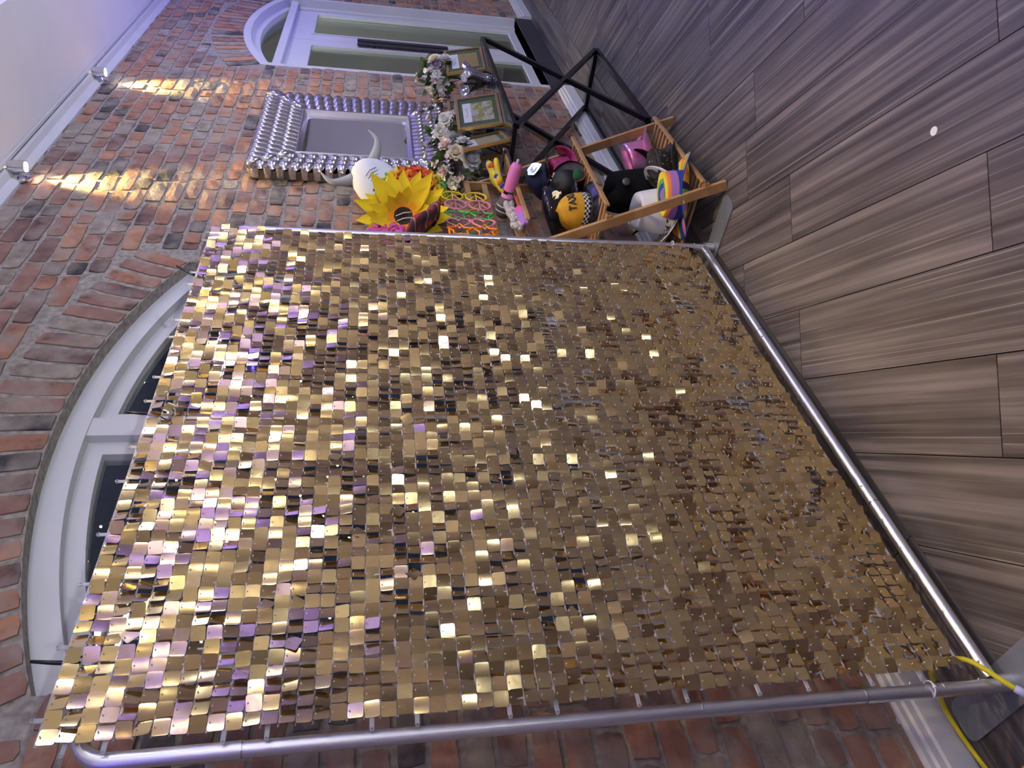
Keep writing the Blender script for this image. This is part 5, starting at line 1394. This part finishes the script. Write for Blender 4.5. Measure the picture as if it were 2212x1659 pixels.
for q_ in (-0.012, 0.014):
    MB().tube([F @ Vector(p_) for p_ in ((q_-0.02, 0.05, 0.004), (q_, 0.0, 0.012), (q_+0.01, -0.06, 0.004))], 0.0025, 5).build('white_ribbon', white_vinyl, sfl)
# tartan cap
tart, nt, p = base_mat('red_tartan')
tcn = N(nt, 'ShaderNodeNewGeometry'); rot_ = N(nt, 'ShaderNodeVectorRotate', rotation_type='Y_AXIS'); rot_.inputs['Angle'].default_value = 0.5
nt.links.new(tcn.outputs['Position'], rot_.inputs['Vector']); sp = N(nt, 'ShaderNodeSeparateXYZ'); nt.links.new(rot_.outputs[0], sp.inputs[0])
def stripe(sock, sc, lo):
    m1 = N(nt, 'ShaderNodeMath', operation='MULTIPLY'); m1.inputs[1].default_value = sc; nt.links.new(sock, m1.inputs[0])
    m2 = N(nt, 'ShaderNodeMath', operation='FRACT'); nt.links.new(m1.outputs[0], m2.inputs[0])
    m3 = N(nt, 'ShaderNodeMath', operation='LESS_THAN'); m3.inputs[1].default_value = lo; nt.links.new(m2.outputs[0], m3.inputs[0])
    return m3.outputs[0]
prev = None
for sock, sc2, lo, colr in ((sp.outputs['X'], 15, 0.42, (0.03, 0.02, 0.03, 1)), (sp.outputs['Z'], 17, 0.42, (0.03, 0.02, 0.035, 1)), (sp.outputs['X'], 15, 0.05, (0.55, 0.50, 0.40, 1)), (sp.outputs['Z'], 17, 0.05, (0.45, 0.45, 0.36, 1))):
    mx = N(nt, 'ShaderNodeMix', data_type='RGBA'); mx.inputs['B'].default_value = colr; mx.inputs['A'].default_value = (0.30, 0.02, 0.035, 1)
    st2 = stripe(sock, sc2, lo)
    sc3 = N(nt, 'ShaderNodeMath', operation='MULTIPLY'); sc3.inputs[1].default_value = 0.8; nt.links.new(st2, sc3.inputs[0]); nt.links.new(sc3.outputs[0], mx.inputs['Factor'])
    if prev: nt.links.new(prev, mx.inputs['A'])
    prev = mx.outputs['Result']
nt.links.new(prev, p.inputs['Base Color']); p.inputs['Roughness'].default_value = 0.9
tc = thing('tartan_cap', 'floppy red tartan cap below the sunflower hood', 'cap', (2.79, 1.56, 1.16))
Mta = TR((2.87, 1.585, 1.27), 40, 25, 20)
MB().lathe([(0.062, 0.0), (0.066, 0.014), (0.105, 0.020), (0.128, 0.036), (0.124, 0.052), (0.09, 0.064), (0.04, 0.062), (0.001, 0.058)], 30, M=Mta, cap=False, fn=lambda r, z_, t_: (r*(1+0.06*math.sin(3*t_)+0.03*math.sin(7*t_)), z_+0.010*math.sin(4*t_)*(r > 0.07))).build('cap_body', tart, tc, smooth=True)
MB().sph(Mta @ Vector((0, 0, 0.066)), 0.020, 10, 7).build('pompom', mat('red_wool', (0.42, 0.01, 0.03), 0.9), tc, smooth=True)
# white bull mask with grey horns
bc = Vector((3.425, 1.650, 1.47))
bl2 = thing('bull_mask', 'white foam bull mask with two grey horns', 'mask', bc-Vector((0, 0, 0.1)))
wf = mat('white_foam', (0.68, 0.70, 0.76), 0.7); gf = mat('grey_foam', (0.36, 0.38, 0.38), 0.75)
FB = F.copy(); FB.translation = bc
FB = FB @ Matrix.Rotation(math.radians(-45), 4, 'Z') @ Matrix.Scale(1.28, 4)
def bull(d):
    return 1.0+0.10*max(0, d.y)-0.10*max(0, -d.y)+0.05*math.sin(3*math.atan2(d.x, d.z))*0.3
MB().sph((0, -0.005, 0), 1.0, 24, 16, sc=(0.090, 0.125, 0.060), M=FB, fn=bull).build('head', wf, bl2, smooth=True)
MB().sph((0.0, -0.135, 0.005), 1.0, 18, 12, sc=(0.070, 0.075, 0.050), M=FB).build('muzzle', wf, bl2, smooth=True)
for s_ in (-1, 1):
    hp = smooth_path([(s_*0.055, 0.095, 0.0), (s_*0.098, 0.118, 0.0), (s_*0.128, 0.150, 0.002), (s_*0.128, 0.195, 0.006)], 4)
    MB().tube([FB @ Vector(p_) for p_ in hp], [0.030-0.027*i/(len(hp)-1) for i in range(len(hp))], 12).build('horn', gf, bl2, smooth=True)
dkl = mat('ink_line', (0.10, 0.11, 0.14), 0.7)
for k in range(3):
    MB().tube([FB @ Vector(p_) for p_ in ((-0.026, 0.050-0.014*k, 0.0555), (0.0, 0.055-0.014*k, 0.0615), (0.028, 0.049-0.014*k, 0.0555))], 0.0016, 5).build('brow_line', dkl, bl2)
for s_ in (-1, 1): MB().sph(FB @ Vector((s_*0.040, -0.010, 0.050)), 0.008, 8, 6).build('eye', dkl, bl2, smooth=True)
# wall pegs that carry the head pieces
for k, (x_, z_, lab) in enumerate(((3.315, 1.33, 'small wooden wall peg behind the rainbow wig'), (2.87, 1.44, 'small wooden wall peg behind the pink wig'), (3.0, 1.375, 'small wooden wall peg behind the sunflower hood'), (3.43, 1.47, 'small wooden wall peg behind the bull mask'))):
    o = MB().tube([(x_, WY+0.006, z_), (x_, 1.60 if k != 3 else 1.64, z_+0.006)], 0.006, 8).build('wall_peg', pine); tag(o, lab, 'peg', 'wall pegs above the rack')
